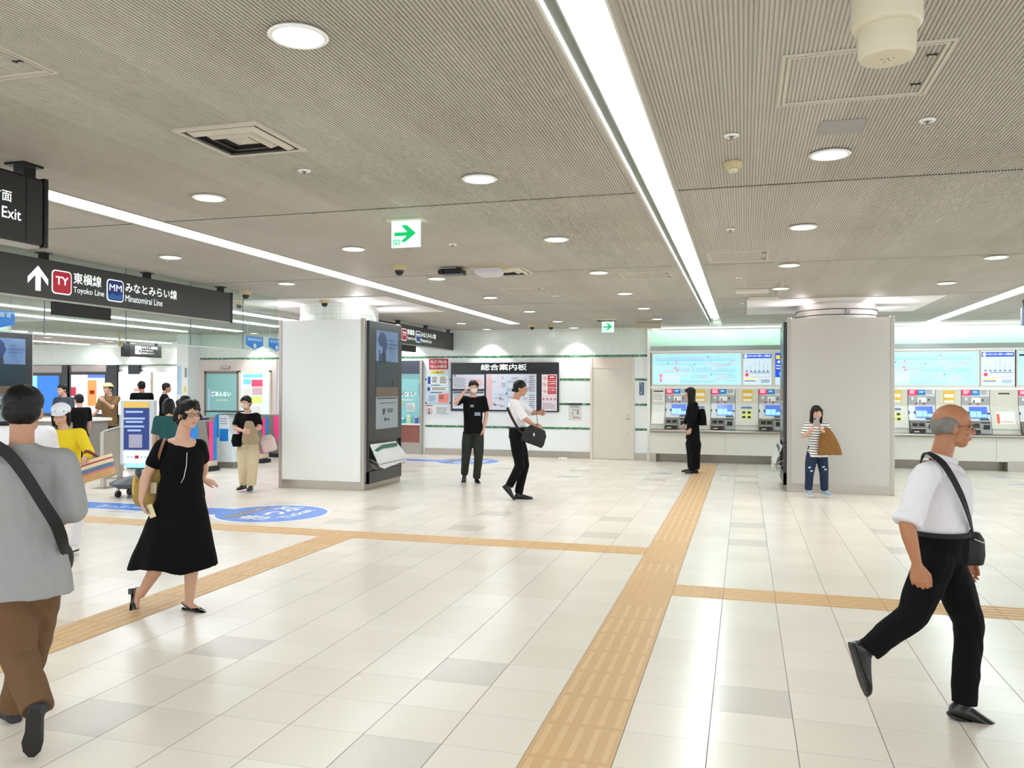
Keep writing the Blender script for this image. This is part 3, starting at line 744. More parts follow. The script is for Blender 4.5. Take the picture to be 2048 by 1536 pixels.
pennant(-9.9, 15.62, 16.24, 2.71, 2.44, 'blue pennant sign partly cut by the left pillar', 1)
pennant(-9.9, 8.5, 9.2, 2.71, 2.44, 'blue pennant sign at the left picture edge', 2)
X = -17.5; t = thing('hanging_sign', 'small dark fare adjustment sign over the gate hall', 'sign', (X, 20.8, CZ))
b = MB(); b.box(X - .1, 20.06, 2.54, X, 21.63, 2.91); b.build('panel', M_sign, t)
b = MB(); b.box(X - .11, 20.02, 2.53, X + .004, 20.26, 2.92); b.build('end_cap', M_blackm, t)
for y in (20.25, 21.45): b = MB(); b.box(X - .07, y - .04, 2.9, X - .02, y + .04, CZ); b.build('hanger', M_black, t)
b = MB(); b.box(X, 20.48, 2.62, X + .003, 20.74, 2.87); p = b.build('pictogram_plate', M_lit, t)
b = MB(); b.box(X + .003, 20.64, 2.67, X + .005, 20.7, 2.76); b.box(X + .003, 20.6, 2.74, X + .005, 20.64, 2.76); b.lathe((X + .003, 20.66, 2.79), [(.018, 0), (.018, .002)], 12, 'x'); b.box(X + .003, 20.52, 2.74, X + .005, 20.55, 2.81); b.build('pictogram', M_dkline, p)
textmesh('のりこし精算機', (X, 20.77, 2.79), EY, EZ, .08, M_lit, 'sign_lettering', t, width=.68, bold=.012, depth=.003)
textmesh('Fare Adjustment', (X, 20.77, 2.71), EY, EZ, .055, M_lit, 'sign_lettering', t, width=.48, depth=.003)
textmesh('精算機 정산기', (X, 20.77, 2.63), EY, EZ, .055, M_lit, 'sign_lettering', t, width=.52, depth=.003)
t = thing('ceiling_cable', 'short cable with a plug hanging from the gate hall ceiling', 'cable', (-15, 17, CZ))
b = MB(); b.tube([(-15, 17, CZ), (-15.02, 17, 2.9), (-14.98, 17.02, 2.74)], .03); b.build('cable', M_tan, t, True); b = MB(); b.lathe((-14.98, 17.02, 2.7), [(.02, -.06), (.06, -.03), (.06, .03), (.02, .05)], 14); b.build('plug', M_tan, t, True)

# ================================================================== FLOOR: tactile paving, stickers, arrows
def tac(name, label, cells, cat='tactile paving'):
    """cells: (i, j, kind) kind 'Y' bars along Y, 'X' bars along X, 'd' dots, 'q' close ribs along Y"""
    c0 = cells[0]; t = thing(name, label, cat, (GX + c0[0] * TX, GY + c0[1] * TY, 0))
    b = MB(); r = MB(); H, T = .0015, .006
    for (i, j, k) in cells:
        x, y = GX + i * TX, GY + j * TY
        b.box(x + .0015, y + .001, -.002, x + TX - .0015, y + TY - .001, H)
        if k in 'YX':
            for m in range(5):
                if k == 'Y':
                    c = x + TX * (m + .5) / 5; l = [(c - .015, y + .02), (c + .015, y + .02), (c + .015, y + TY - .02), (c - .015, y + TY - .02)]; s = [(c - .009, y + .028), (c + .009, y + .028), (c + .009, y + TY - .028), (c - .009, y + TY - .028)]
                else:
                    c = y + TY * (m + .5) / 5; l = [(x + .004, c - .015), (x + TX - .004, c - .015), (x + TX - .004, c + .015), (x + .004, c + .015)]; s = [(x + .008, c - .009), (x + TX - .008, c - .009), (x + TX - .008, c + .009), (x + .008, c + .009)]
                r.rings([[Vector((p[0], p[1], H)) for p in l], [Vector((p[0], p[1], T)) for p in s]])
        else:
            for m in range(7):
                for n in range(7):
                    px, py = x + TX * (m + .5) / 7, y + TY * (n + .5) / 7
                    r.rings([[Vector((px + R_ * math.cos(a * PI / 4), py + R_ * math.sin(a * PI / 4), z)) for a in range(8)] for R_, z in ((.013, H), (.008, T))])
    b.build('paving', M_ochre, t); o = r.build('raised_pattern', M_ochre2, t)
    return t
main = []
for j in range(-9, 37):
    main.append((-1, j, 'd' if j in (6, 7, 8, 10, 11, 12, 36) else 'Y'))
tac('tactile_path', 'ochre tactile paving strip running from the camera to the ticket machines', main)
tac('tactile_path', 'ochre tactile strip branching right behind the striding man', [(i, 7, 'd' if i == 0 else 'X') for i in range(0, 14)])
cr = [(i, 11, 'd' if i in (-2, -8, -9, -10, -11) else 'X') for i in range(-2, -22, -1)]
tac('tactile_path', 'ochre tactile strip crossing left in front of the blue floor sticker', cr)
tac('tactile_path', 'ochre tactile strip running under the walking woman in the black dress', [(-10, j, 'd' if j == 10 else 'Y') for j in range(10, -8, -1)])

M_stk = mat('sticker_blue', (72, 136, 232), .22, var=.04); M_stkw = mat('sticker_white', (240, 244, 248), .25)
def sticker(cx, cy_, label, words):
    t = thing('floor_sticker', label, 'floor sticker', (cx, cy_, 0))
    def shape(r, h0, h1, z):
        y0, y1 = cy_ + h0, cy_ + h1
        a0 = math.asin(min(1, (y1 - cy_) / r)); a1 = math.asin(max(-1, (y0 - cy_) / r))
        pts = []
        A = PI - a0; Bq = -PI - a1
        n = 48
        for k in range(n + 1):
            a = A + (Bq - A) * k / n
            pts.append((cx + r * math.cos(a), cy_ + r * math.sin(a), z))
        xe = cx - 5.6
        pts += [(xe, y0, z), (xe, y1, z)]
        return pts
    b = MB(); b.prism(shape(.76, -.37, .23, .0008), (0, 0, .0006)); s = b.build('white_border', M_stkw, t)
    b = MB(); b.prism(shape(.71, -.32, .18, .0014), (0, 0, .0007)); b.build('blue_field', M_stk, t)
    for w_, ox, oy, h, wd, bd in words:
        textmesh(w_, (cx + ox, cy_ + oy, .0022), EY, -EX, h, M_stkw, 'sticker_lettering', t, width=wd, bold=bd, depth=.0006)
    b = MB(); b.box(cx - .42, cy_ - .52, .002, cx - .28, cy_ + .5, .0024); k = b.build('grey_banner', mat('banner_grey', (96, 92, 90), .4), t)
    textmesh('こちらから購入', (cx - .30, cy_ - .42, .0026), EY, -EX, .1, M_stkw, 'banner_lettering', k, width=.85, bold=.02, depth=.0008)
    for q in (2.3, 3.6): textmesh('きっぷ Tickets', (cx - q - .35, cy_ - .2, .0022), EX, EY, .2, M_stkw, 'band_lettering', t, width=.95, bold=.015, depth=.0006)
W1 = [('きっぷ', .18, -.52, .40, 1.1, .03), ('Ticket', .42, -.34, .17, .76, .02)]
sticker(-5.97, 9.52, 'round blue floor sticker with Ticket lettering, in front of the left pillar', W1)
sticker(-5.97, 17.42, 'far blue floor sticker by the feet of the man in the black shirt', W1)
for (x, y, d) in [(-1.72, 17.3, 'back pair left of the woman in black'), (-1.72, 16.15, 'front one left of the woman in black'), (-.57, 17.25, 'back one right of the tactile strip'), (-.57, 16.15, 'front one right of the tactile strip'),
               (.3, 17.3, 'back one beside the right pillar'), (.3, 16.15, 'front one beside the right pillar'), (4.42, 17.35, 'back one beyond the bald man'), (4.42, 16.1, 'front one beyond the bald man')]:
    t = thing('floor_arrow', 'pale blue dashed arrow sticker on the floor, ' + d, 'floor marking', (x, y, 0), 'pale blue queue arrows')
    b = MB(); z = .0012
    b.prism([(x, y, z), (x + .055, y - .06, z), (x + .055, y + .06, z)], (0, 0, .0005)); b.prism([(x + .41, y, z), (x + .355, y - .06, z), (x + .355, y + .06, z)], (0, 0, .0005)); b.build('arrowhead', mat('arrow_blue', (120, 174, 222), .4), t)
    b = MB(); b.box(x + .12, y - .045, z, x + .29, y + .045, z + .0006); b.build('dash', mat('arrow_blue', (120, 174, 222), .4), t)
t = thing('litter', 'crumpled white scrap lying at the skirting near the door', 'litter', (-4.05, 18.6, 0))
b = MB(); 
for k in range(5): b.lathe((-4.12 + k * .04, 18.62 + .02 * (k % 2), .012), [(.004, -.01), (.028, -.004), (.024, .02), (.006, .03)], 7)
b.build('scrap', M_whitep, t)

# ================================================================== BACK WALL ITEMS
def bx(b, px0, py0, px1, py1, Y, th=.01, sink=0.0):
    x0, z0, x1, z1 = rY(px0, py0, px1, py1, Y); b.box(x0, Y - th, z0, x1, Y - sink, z1); return x0, z0, x1, z1
def lines(b, x0, x1, z0, z1, n, Y, fill=.45, jit=.3):
    h = (z1 - z0) / n
    for k in range(n):
        e = x1 - (x1 - x0) * jit * random.random(); b.box(x0, Y - .002, z0 + k * h + h * (1 - fill) / 2, e, Y, z0 + k * h + h * (1 + fill) / 2)
# big map board
t = thing('map_board', 'wide black information map board on the tiled wall', 'notice board', (-5.5, YW, 1.1))
x0, z0, x1, z1 = -6.91, 1.08, -4.21, 2.255
b = MB(); b.box(x0, YW - .06, z0, x1, YW, z1); b.build('case', mat('board_navy_black', (22, 22, 34), .3), t, bevel=.006)
b = MB(); b.box(x0 + .01, YW - .065, 2.02, x1 - .01, YW - .06, 2.245); b.build('header', M_black, t)
textmesh('総合案内板', ((x0 + x1) / 2, YW - .065, 2.07), EX, EZ, .15, M_lit, 'title_lettering', t, width=1.15, bold=.008, align='C')
M_paper = mat('lit_paper', (206, 208, 220), .5, emit=.05); Yb = YW - .06
def sheet(t, x0, z0, x1, z1, m, Y=Yb, th=.004, name='sheet'):
    b = MB(); b.box(x0, Y - th, z0, x1, Y, z1); return b.build(name, m, t)
s = sheet(t, -6.86, 1.62, -6.05, 1.97, M_paper); b = MB(); lines(b, -6.83, -6.5, 1.65, 1.9, 8, Yb - .004); b.build('print', M_grline, s); b = MB(); b.box(-6.45, Yb - .006, 1.7, -6.1, Yb - .004, 1.86); b.build('pink_block', mat('pink_print', (232, 188, 190), .5), s); b = MB(); b.lathe((-6.8, Yb - .004, 1.94), [(.022, 0), (.022, -.002)], 16, 'y'); b.build('red_dot', M_red, s)
s = sheet(t, -6.86, 1.14, -6.05, 1.57, M_paper); b = MB(); lines(b, -6.83, -6.1, 1.2, 1.5, 9, Yb - .004); b.build('print', M_grline, s); b = MB(); b.box(-6.85, Yb - .006, 1.51, -6.06, Yb - .004, 1.56); b.build('title_bar', mat('slate_print', (96, 98, 116), .5), s)
s = sheet(t, -6.0, 1.12, -4.75, 1.98, M_paper); b = MB()
for k in range(26):
    cx, cz = -5.9 + random.random() * .95, 1.18 + random.random() * .7; b.box(cx, Yb - .006, cz, cx + .05 + random.random() * .16, Yb - .004, cz + .02 + random.random() * .07)
b.build('map_blocks', mat('map_grey', (176, 182, 196), .5), s); b = MB(); b.box(-5.98, Yb - .0065, 1.14, -5.86, Yb - .004, 1.96); b.build('pink_margin', mat('pink_print', (232, 188, 190), .5), s)
b = MB(); b.box(-5.5, Yb - .007, 1.14, -5.46, Yb - .004, 1.95); b.box(-5.85, Yb - .007, 1.5, -4.8, Yb - .004, 1.53); b.build('streets', M_sky, s); b = MB(); lines(b, -4.93, -4.78, 1.15, 1.95, 16, Yb - .004, .3); b.build('legend', M_dkline, s)
s = sheet(t, -4.62, 1.11, -4.25, 1.97, mat('pink_paper', (222, 206, 212), .5, emit=.04)); Yq = Yb - .004
for k, wds in enumerate((('禁煙', 'No Smoking'), ('火気厳禁', 'No Fire'), ('立入禁止', 'No Entry'))):
    zt = 1.95 - k * .155
    b = MB(); b.box(-4.475, Yq - .002, zt - .135, -4.27, Yq, zt); r_ = b.build('red_panel', M_red, s)
    textmesh(wds[0], (-4.372, Yq - .002, zt - .065), EX, EZ, .042, M_whitep, 'notice_lettering', r_, width=(.11, .17, .17)[k], bold=.02, align='C')
    textmesh(wds[1], (-4.372, Yq - .002, zt - .115), EX, EZ, .024, M_whitep, 'notice_lettering', r_, width=.15, align='C')
    b = MB(); b.box(-4.61, Yq - .002, zt - .135, -4.485, Yq, zt); w_ = b.build('white_panel', M_whitep, s)
    b = MB(); c = (-4.5475, Yq - .002, zt - .068)
    b.rings([[Vector((c[0] + R_ * math.cos(a * PI / 14), c[1] - d, c[2] + R_ * math.sin(a * PI / 14))) for a in range(28)] for R_, d in ((.038, .0), (.038, .002), (.048, .002), (.048, 0))], cap=False)
    b.prism([(c[0] - .034, c[1] - .001, c[2] + .028), (c[0] - .028, c[1] - .001, c[2] + .034), (c[0] + .034, c[1] - .001, c[2] - .028), (c[0] + .028, c[1] - .001, c[2] - .034)], (0, -.001, 0)); b.build('prohibition_ring', M_red, w_)
    b = MB(); b.box(c[0] - .006, c[1] - .001, c[2] - .02, c[0] + .01, c[1], c[2] + .02); b.build('symbol', M_dkline, w_)
b = MB()
for k in range(4): b.lathe((-4.575 + k * .093, Yq, 1.385), [(.03, 0), (.03, -.002)], 18, 'y')
b.build('round_symbols', mat('symbol_rose', (190, 130, 136), .5), s); b = MB(); lines(b, -4.6, -4.27, 1.15, 1.3, 7, Yq); b.build('print', M_grline, s)
# red banner, notices, posters left of the board
t = thing('warning_sign', 'red sign banning dangerous goods above the pale blue poster', 'sign', (-7.22, YW, 2.1)); b = MB(); b.box(-7.5, YW - .012, 2.10, -7.0, YW, 2.355); b.build('panel', M_red, t)
textmesh('危険物品', (-7.25, YW - .012, 2.24), EX, EZ, .085, M_whitep, 'sign_lettering', t, width=.44, bold=.01, align='C'); textmesh('持込み厳禁', (-7.25, YW - .012, 2.13), EX, EZ, .085, M_whitep, 'sign_lettering', t, width=.44, bold=.01, align='C')
t = thing('poster', 'pale blue guidance poster with a yellow title on the tiled wall', 'poster', (-7.25, YW, 1.26)); b = MB(); b.box(-7.56, YW - .012, 1.255, -6.96, YW, 2.085); p = b.build('sheet', mat('poster_pale_blue', (208, 226, 236), .4), t)
b = MB(); b.prism([(x, YW - .0125, z) for x, z in ((-7.45, 1.99), (-7.46, 2.03), (-7.45, 2.065), (-7.1, 2.065), (-7.08, 2.03), (-7.1, 1.99))], (0, -.002, 0)); k = b.build('yellow_title', M_yel, p); textmesh('ご案内', (-7.27, YW - .0145, 2.005), EX, EZ, .04, M_dkline, 'title_lettering', k, width=.24, bold=.01, align='C')
b = MB(); b.box(-7.53, YW - .014, 1.74, -7.46, YW - .012, 1.92); b.box(-7.54, YW - .014, 1.57, -7.47, YW - .012, 1.66); b.build('blue_tabs', M_blue, p)
b = MB(); b.box(-7.44, YW - .014, 1.74, -7.26, YW - .012, 1.94); b.box(-7.23, YW - .014, 1.72, -7.0, YW - .012, 1.94); b.box(-7.44, YW - .014, 1.56, -7.0, YW - .012, 1.68); k = b.build('white_boxes', M_whitep, p)
b = MB(); lines(b, -7.42, -7.28, 1.77, 1.92, 4, YW - .014); lines(b, -7.21, -7.03, 1.75, 1.92, 7, YW - .014); lines(b, -7.42, -7.03, 1.58, 1.66, 3, YW - .014); lines(b, -7.46, -7.1, 1.51, 1.55, 1, YW - .014); lines(b, -7.44, -7.1, 1.69, 1.72, 1, YW - .014); b.build('print', M_dkline, k)
b = MB(); b.box(-7.53, YW - .014, 1.28, -7.29, YW - .012, 1.49); k = b.build('blue_box', M_sky, p); b = MB(); lines(b, -7.5, -7.31, 1.3, 1.46, 6, YW - .014); b.build('print', M_grline, k)
b = MB(); b.box(-7.26, YW - .014, 1.28, -6.98, YW - .012, 1.5); k = b.build('salmon_box', mat('salmon_print', (240, 140, 124), .5), p); b = MB(); lines(b, -7.23, -7.08, 1.36, 1.47, 3, YW - .014); b.build('print', M_dkline, k)
t = thing('notice', 'white notice with a red prohibition ring under the pale blue poster', 'notice', (-7.2, YW, .93)); b = MB(); b.box(-7.6, YW - .008, .93, -6.88, YW, 1.225); p = b.build('sheet', mat('notice_white', (222, 226, 226), .4), t)
b = MB(); c = (-7.49, YW - .008, 1.06); b.rings([[Vector((c[0] + R_ * math.cos(a * PI / 14), c[1] - d, c[2] + R_ * math.sin(a * PI / 14))) for a in range(28)] for R_, d in ((.066, 0), (.066, .002), (.078, .002), (.078, 0))], cap=False); b.box(-7.58, YW - .01, 1.195, -7.4, YW - .008, 1.215); b.build('red_ring', M_red, p)
b = MB(); b.prism([(-7.5 + u, YW - .009, 1.06 + v) for u, v in ((-.03, -.06), (-.005, -.005), (-.02, .03), (0, .04), (.02, .0), (.05, -.045), (.03, -.055), (.01, -.02), (-.01, -.065))], (0, -.001, 0)); b.lathe((-7.49, YW - .009, 1.115), [(.014, 0), (.014, -.001)], 12, 'y'); b.build('figure_symbol', M_dkline, p)
b = MB(); lines(b, -7.3, -6.95, .99, 1.17, 7, YW - .008); b.build('print', M_grline, p)
t = thing('notice', 'small white notice with a sketch plan between map board and door', 'notice', (-3.8, YW, .9)); b = MB(); b.box(-3.98, YW - .006, .89, -3.67, YW, 1.3); p = b.build('sheet', mat('notice_grey_white', (212, 212, 208), .4), t)
b = MB(); lines(b, -3.95, -3.7, 1.18, 1.28, 4, YW - .006); b.box(-3.89, YW - .008, 1.13, -3.74, YW - .006, 1.145); b.box(-3.89, YW - .008, 1.0, -3.875, YW - .006, 1.1); b.box(-3.87, YW - .008, .97, -3.75, YW - .006, .98); b.box(-3.78, YW - .008, 1.03, -3.74, YW - .006, 1.12); b.build('print', mat('plan_print', (130, 130, 128), .5), p)
b = MB(); b.box(-3.88, YW - .008, .945, -3.7, YW - .006, .957); b.build('red_line', M_red, p)
def vlabel(x, z0, z1, s, label, w=.1):
    t = thing('vertical_label', label, 'sign', (x, YW, z0)); b = MB(); b.box(x - w / 2, YW - .006, z0, x + w / 2, YW, z1); b.build('plate', mat('navy_label', (22, 40, 96), .4), t)
    h = (z1 - z0) / (len(s) + .3)
    for k, ch in enumerate(s): textmesh(ch, (x, YW - .006, z1 - h * (k + 1.02)), EX, EZ, h * .8, M_sky, 'label_character', t, width=w * .7, bold=.02, align='C')
vlabel(-2.27, 1.49, 1.785, '防犯カメラ作動中', 'narrow navy vertical label between door and ticket machines')
# information counter window right behind the left pillar
t = thing('information_counter', 'information counter with a teal backdrop and red-brown front', 'counter', (-8.4, YW, 0))
b = MB(); b.box(-9.6, YW - .05, 0, -7.69, YW - .02, .29); b.build('plinth', M_steelw, t)
b = MB(); b.box(-9.6, YW - .06, .29, -7.69, YW - .02, .72); b.build('front', mat('red_brown_panel', (150, 92, 80), .25), t)
b = MB(); b.box(-9.6, YW - .12, .72, -7.69, YW - .01, .76); b.build('worktop', M_whitep, t)
b = MB(); b.box(-9.6, YW - .02, .76, -7.69, YW - .01, 2.3); bd = b.build('backdrop', mat('teal_glass_panel', (132, 190, 192), .3, emit=.12), t)
b = MB(); b.box(-9.6, YW - .06, 1.99, -7.69, YW - .015, 2.315); b.build('roller_hood', mat('slate_hood', (66, 72, 88), .4), t)
b = MB(); b.box(-7.72, YW - .08, 0, -7.66, YW - .01, 2.33); b.build('end_post', M_steelw, t)
textmesh('ごあんない', (-7.84, YW - .021, 1.42), EX, EZ, .15, mat('letter_shadow', (70, 84, 90), .5), 'lettering_edge', bd, width=.86, bold=.07, align='R', depth=.001)
textmesh('ごあんない', (-7.84, YW - .023, 1.42), EX, EZ, .14, M_lit, 'lettering', bd, width=.83, bold=.02, align='R')
textmesh('Information', (-7.92, YW - .022, 1.32), EX, EZ, .06, M_whitep, 'lettering', bd, width=.5, bold=.03, align='R')
for (xa, xb, za, zb, m, nm, lb) in [(-8.09, -7.86, 1.06, 1.26, M_whitep, 'notice', 'white printed notice at the information counter'), (-8.3, -8.2, 1.2, 1.3, M_yel, 'notice', 'yellow slip beside the counter notice'), (-7.75, -7.7, 1.45, 1.75, M_blue, 'notice', 'thin blue notice at the edge of the information counter')]:
    q = thing(nm, lb, 'notice', (xa, YW - .03, za)); b = MB(); b.box(xa, YW - .034, za, xb, YW - .026, zb); s = b.build('sheet', m, q); b = MB(); lines(b, xa + .01, xb - .01, za + .02, zb - .02, 5, YW - .034); b.build('print', M_grline, s)
for (x, m, h, wd, nm, lb) in [(-8.17, mat('turquoise_box', (60, 178, 206), .4), .1, .1, 'leaflet_box', 'turquoise leaflet box on the information counter'), (-8.0, mat('pale_green_stand', (190, 226, 190), .4), .17, .12, 'leaflet_stand', 'pale green leaflet stand on the information counter'), (-7.8, mat('violet_box', (92, 92, 190), .4), .14, .06, 'pen_box', 'small violet box on the information counter')]:
    q = thing(nm, lb, 'leaflet holder', (x, YW - .08, .76)); b = MB(); b.box(x - wd / 2, YW - .11, .76, x + wd / 2, YW - .06, .76 + h); s = b.build('tray', m, q); b = MB(); b.box(x - wd / 2 + .01, YW - .105, .78, x + wd / 2 - .01, YW - .065, .8 + h); b.build('leaflets', M_whitep, q)
# office front: glass door and poster window behind the gates
b = MB(); b.box(-14.1, YW - .03, 0, -11.75, YW - .0, 2.36); struct(b.build('trim_6', mat('pinkish_wall', (222, 208, 202), .45)))
dr = thing('door_2', 'teal glass office door behind the ticket gates', 'door', (-13.4, YW - .05, 0)); dr['kind'] = 'structure'
b = MB(); b.box(-13.86, YW - .06, .05, -12.92, YW - .04, 2.0); g = b.build('glass_leaf', mat('teal_glass_door', (132, 186, 184), .25, emit=.05), dr)
b = MB(); b.box(-13.9, YW - .07, 2.0, -12.88, YW - .03, 2.07); b.box(-13.92, YW - .07, 0, -13.86, YW - .03, 2.07); b.box(-12.92, YW - .07, 0, -12.86, YW - .03, 2.07); b.build('frame', mat('brown_grey_frame', (130, 116, 108), .4), dr)
textmesh('ごあんない', (-13.1, YW - .061, 1.40), EX, EZ, .13, M_lit, 'lettering', g, width=.6, bold=.012, align='R'); textmesh('Information', (-13.2, YW - .061, 1.28), EX, EZ, .05, M_whitep, 'lettering', g, width=.35, bold=.02, align='R')
b = MB(); b.box(-13.8, YW - .064, 1.0, -13.74, YW - .06, 1.6); b.build('blue_tape', M_sky, g)
t = thing('office_lamp', 'small grey bulkhead lamp above the teal glass door', 'lamp', (-13.2, YW - .05, 2.1)); b = MB(); b.box(-13.43, YW - .1, 2.13, -13.15, YW - .03, 2.2); b.build('body', M_steelw, t, bevel=.01)
t = thing('poster_window', 'bright poster window between teal door and left pillar', 'window', (-12.4, YW - .05, .9)); b = MB(); b.box(-12.8, YW - .05, .8, -11.95, YW - .03, 2.04); w_ = b.build('lit_pane', mat('lit_window', (214, 232, 224), .3, emit=.2), t)
b = MB(); b.box(-12.86, YW - .07, .75, -12.8, YW - .03, 2.08); b.box(-11.95, YW - .07, .75, -11.9, YW - .03, 2.08); b.box(-12.86, YW - .07, .74, -11.9, YW - .03, .8); b.box(-12.86, YW - .07, 2.04, -11.9, YW - .03, 2.08); b.build('frame', M_cream, t)
for (xa, za, xb, zb, m, nm) in [(-12.73, 1.9, -12.15, 1.98, mat('banner_cyan', (120, 200, 232), .4, emit=.2), 'banner'), (-12.73, 1.72, -12.5, 1.86, mat('banner_cyan', (120, 200, 232), .4), 'panel'), (-12.48, 1.66, -12.15, 1.84, mat('poster_rose', (232, 80, 120), .4, emit=.1), 'rose_poster'),
       (-12.73, 1.4, -12.5, 1.68, M_whitep, 'white_poster'), (-12.46, 1.44, -12.16, 1.63, mat('poster_pinkish', (230, 190, 200), .4), 'pink_poster'), (-12.5, 1.22, -12.16, 1.4, mat('poster_lime', (226, 236, 130), .4, emit=.1), 'lime_poster'), (-12.73, 1.2, -12.52, 1.36, M_sky, 'blue_poster'), (-12.7, .9, -12.2, 1.15, M_whitep, 'lower_poster')]:
    sheet(w_, xa, za, xb, zb, m, YW - .05, name=nm)
b = MB(); b.box(-14.45, YW - .5, 0, -14.1, YW, CZ - .0); pz = struct(b.build('trim_7', M_white))
for (z0, z1, m, nm) in [(2.0, 2.2, M_red, 'red_sign'), (1.75, 2.0, mat('slate_plate', (90, 100, 100), .5), 'grey_plate'), (1.3, 1.9, M_sky, 'pale_poster')]: pass
t = thing('poster', 'pale blue narrow poster on the white pier beside the gates', 'poster', (-14.3, YW - .5, 1.4)); sheet(t, -14.42, 1.45, -14.3, 2.2, M_sky, YW - .5); 
t = thing('poster', 'white poster with a yellow spot on the white pier', 'poster', (-14.2, YW - .5, 1.4)); s = sheet(t, -14.26, 1.35, -14.13, 1.85, M_whitep, YW - .5); sheet(s, -14.22, 1.5, -14.16, 1.65, M_yel, YW - .504, name='yellow_spot'); sheet(s, -14.2, 1.9, -14.13, 2.15, M_grline, YW - .5, name='grey_plate')
# far wall adverts
Yf = Y1 - .145
def advert(x0, x1, z0, z1, m, label, items=(), frame=M_black):
    t = thing('advert_panel', label, 'advertisement', ((x0 + x1) / 2, Yf, z0))
    mg = .1 if frame is M_black else .02; b = MB(); b.box(x0 - mg, Yf - .06, z0 - mg, x1 + mg, Yf, z1 + mg); b.build('case', frame, t)
    s = sheet(t, x0, z0, x1, z1, m, Yf - .06, name='face')
    for (a, c, d, e, mm, nm) in items: sheet(s, x0 + a * (x1 - x0), z0 + c * (z1 - z0), x0 + d * (x1 - x0), z0 + e * (z1 - z0), mm, Yf - .064, name=nm)
    return t
M_adw = mat('advert_white', (228, 224, 238), .3, emit=.3)
advert(-23.5, -22.0, .75, 2.0, mat('screen_azure', (10, 110, 210), .3, emit=.35), 'azure lit screen on the far wall left', [(0, .6, .4, 1, mat('screen_pale', (120, 190, 244), .3, emit=.6), 'bright_patch')])
advert(-21.5, -20.15, .75, 2.03, M_adw, 'white lit poster with an orange column on the far wall', [(.5, .92, 1, 1, mat('ad_blue', (70, 100, 200), .4, emit=.5), 'blue_bar'), (.5, .2, .76, .86, mat('ad_orange', (240, 150, 80), .4, emit=.15), 'orange_column'), (.56, .5, .7, .6, mat('ad_dark_orange', (220, 110, 50), .4), 'orange_spot'), (0, .45, .15, .68, mat('ad_crimson', (176, 24, 56), .4, emit=.3), 'crimson_spot')])
advert(-19.6, -18.4, .75, 2.1, M_adw, 'white lit poster behind the blue stand sign', [(.5, .55, .8, .62, mat('ad_salmon', (232, 160, 160), .4), 'salmon_line')], M_whitep)
advert(-18.25, -17.4, .75, 2.1, mat('advert_white2', (232, 228, 236), .3, emit=.3), 'plain white lit poster right of the far wall', (), M_whitep)
for (x, d) in ((-21.73, 'left'), (-19.86, 'middle'), (-19.0, 'right')):
    t = thing('wall_post', 'black upright post on the far wall, %s of three' % d, 'post', (x, Yf, 0)); b = MB(); b.box(x - (.12 if d == 'left' else .2), Yf - .1, 2.05 if d == 'right' else 0, x + (.12 if d == 'left' else .22), Yf, 2.34); b.build('post', M_black, t)
b = MB(); b.box(-25, Yf - .02, 2.08, -20, Yf, 2.34); struct(b.build('trim_8', mat('brown_mirror_band', (150, 138, 132), .12, .3)))
# ================================================================== TICKET HALL
YT = 18.85
M_panel = mat('console_white', (220, 218, 208), .4, var=.02); M_mwhite = mat('machine_white', (226, 230, 232), .35)
M_mgrey = mat('machine_grey', (170, 172, 172), .4); M_mdark = mat('machine_dark', (70, 70, 68), .4); M_slot = mat('slot_black', (18, 18, 18), .4)
def crimson(): return mat('label_crimson', (222, 40, 96), .4, emit=.15)
def cyan(): return mat('label_cyan', (0, 116, 176), .4, emit=.15)
def sY(z, o=0.0):                                    # the console leans back towards its top
    y = YT - .02 - o
    return y if z > 1.3 else y - (1.3 - z) * .42
def tb(b, x0, x1, z0, z1, o, th=.012):
    b.prism([(x0, sY(z0, o), z0), (x1, sY(z0, o), z0), (x1, sY(z1, o), z1), (x0, sY(z1, o), z1)], (0, -th, 0))
def header(xa, xb):
    t = thing('fare_board', 'x', 'fare board', ((xa + xb) / 2, YT, 1.7)); return t
b = MB(); b.box(-2.05, YT - .12, 2.5, 8, YT + .1, 2.6); struct(b.build('trim_9', mat('grey_header_band', (150, 154, 152), .35, .4)))
b = MB(); b.box(-2.05, YT - .1, 2.46, 8, YT + .1, 2.5); b.box(-2.05, YT - .04, 1.64, 8, YT + .1, 1.7); struct(b.build('trim_10', M_whitep))
M_fmap = mat('fare_map_light', (174, 224, 236), .35, emit=.22); M_fprice = mat('fare_table_light', (204, 222, 236), .35, emit=.2)
Ym = YT - .06
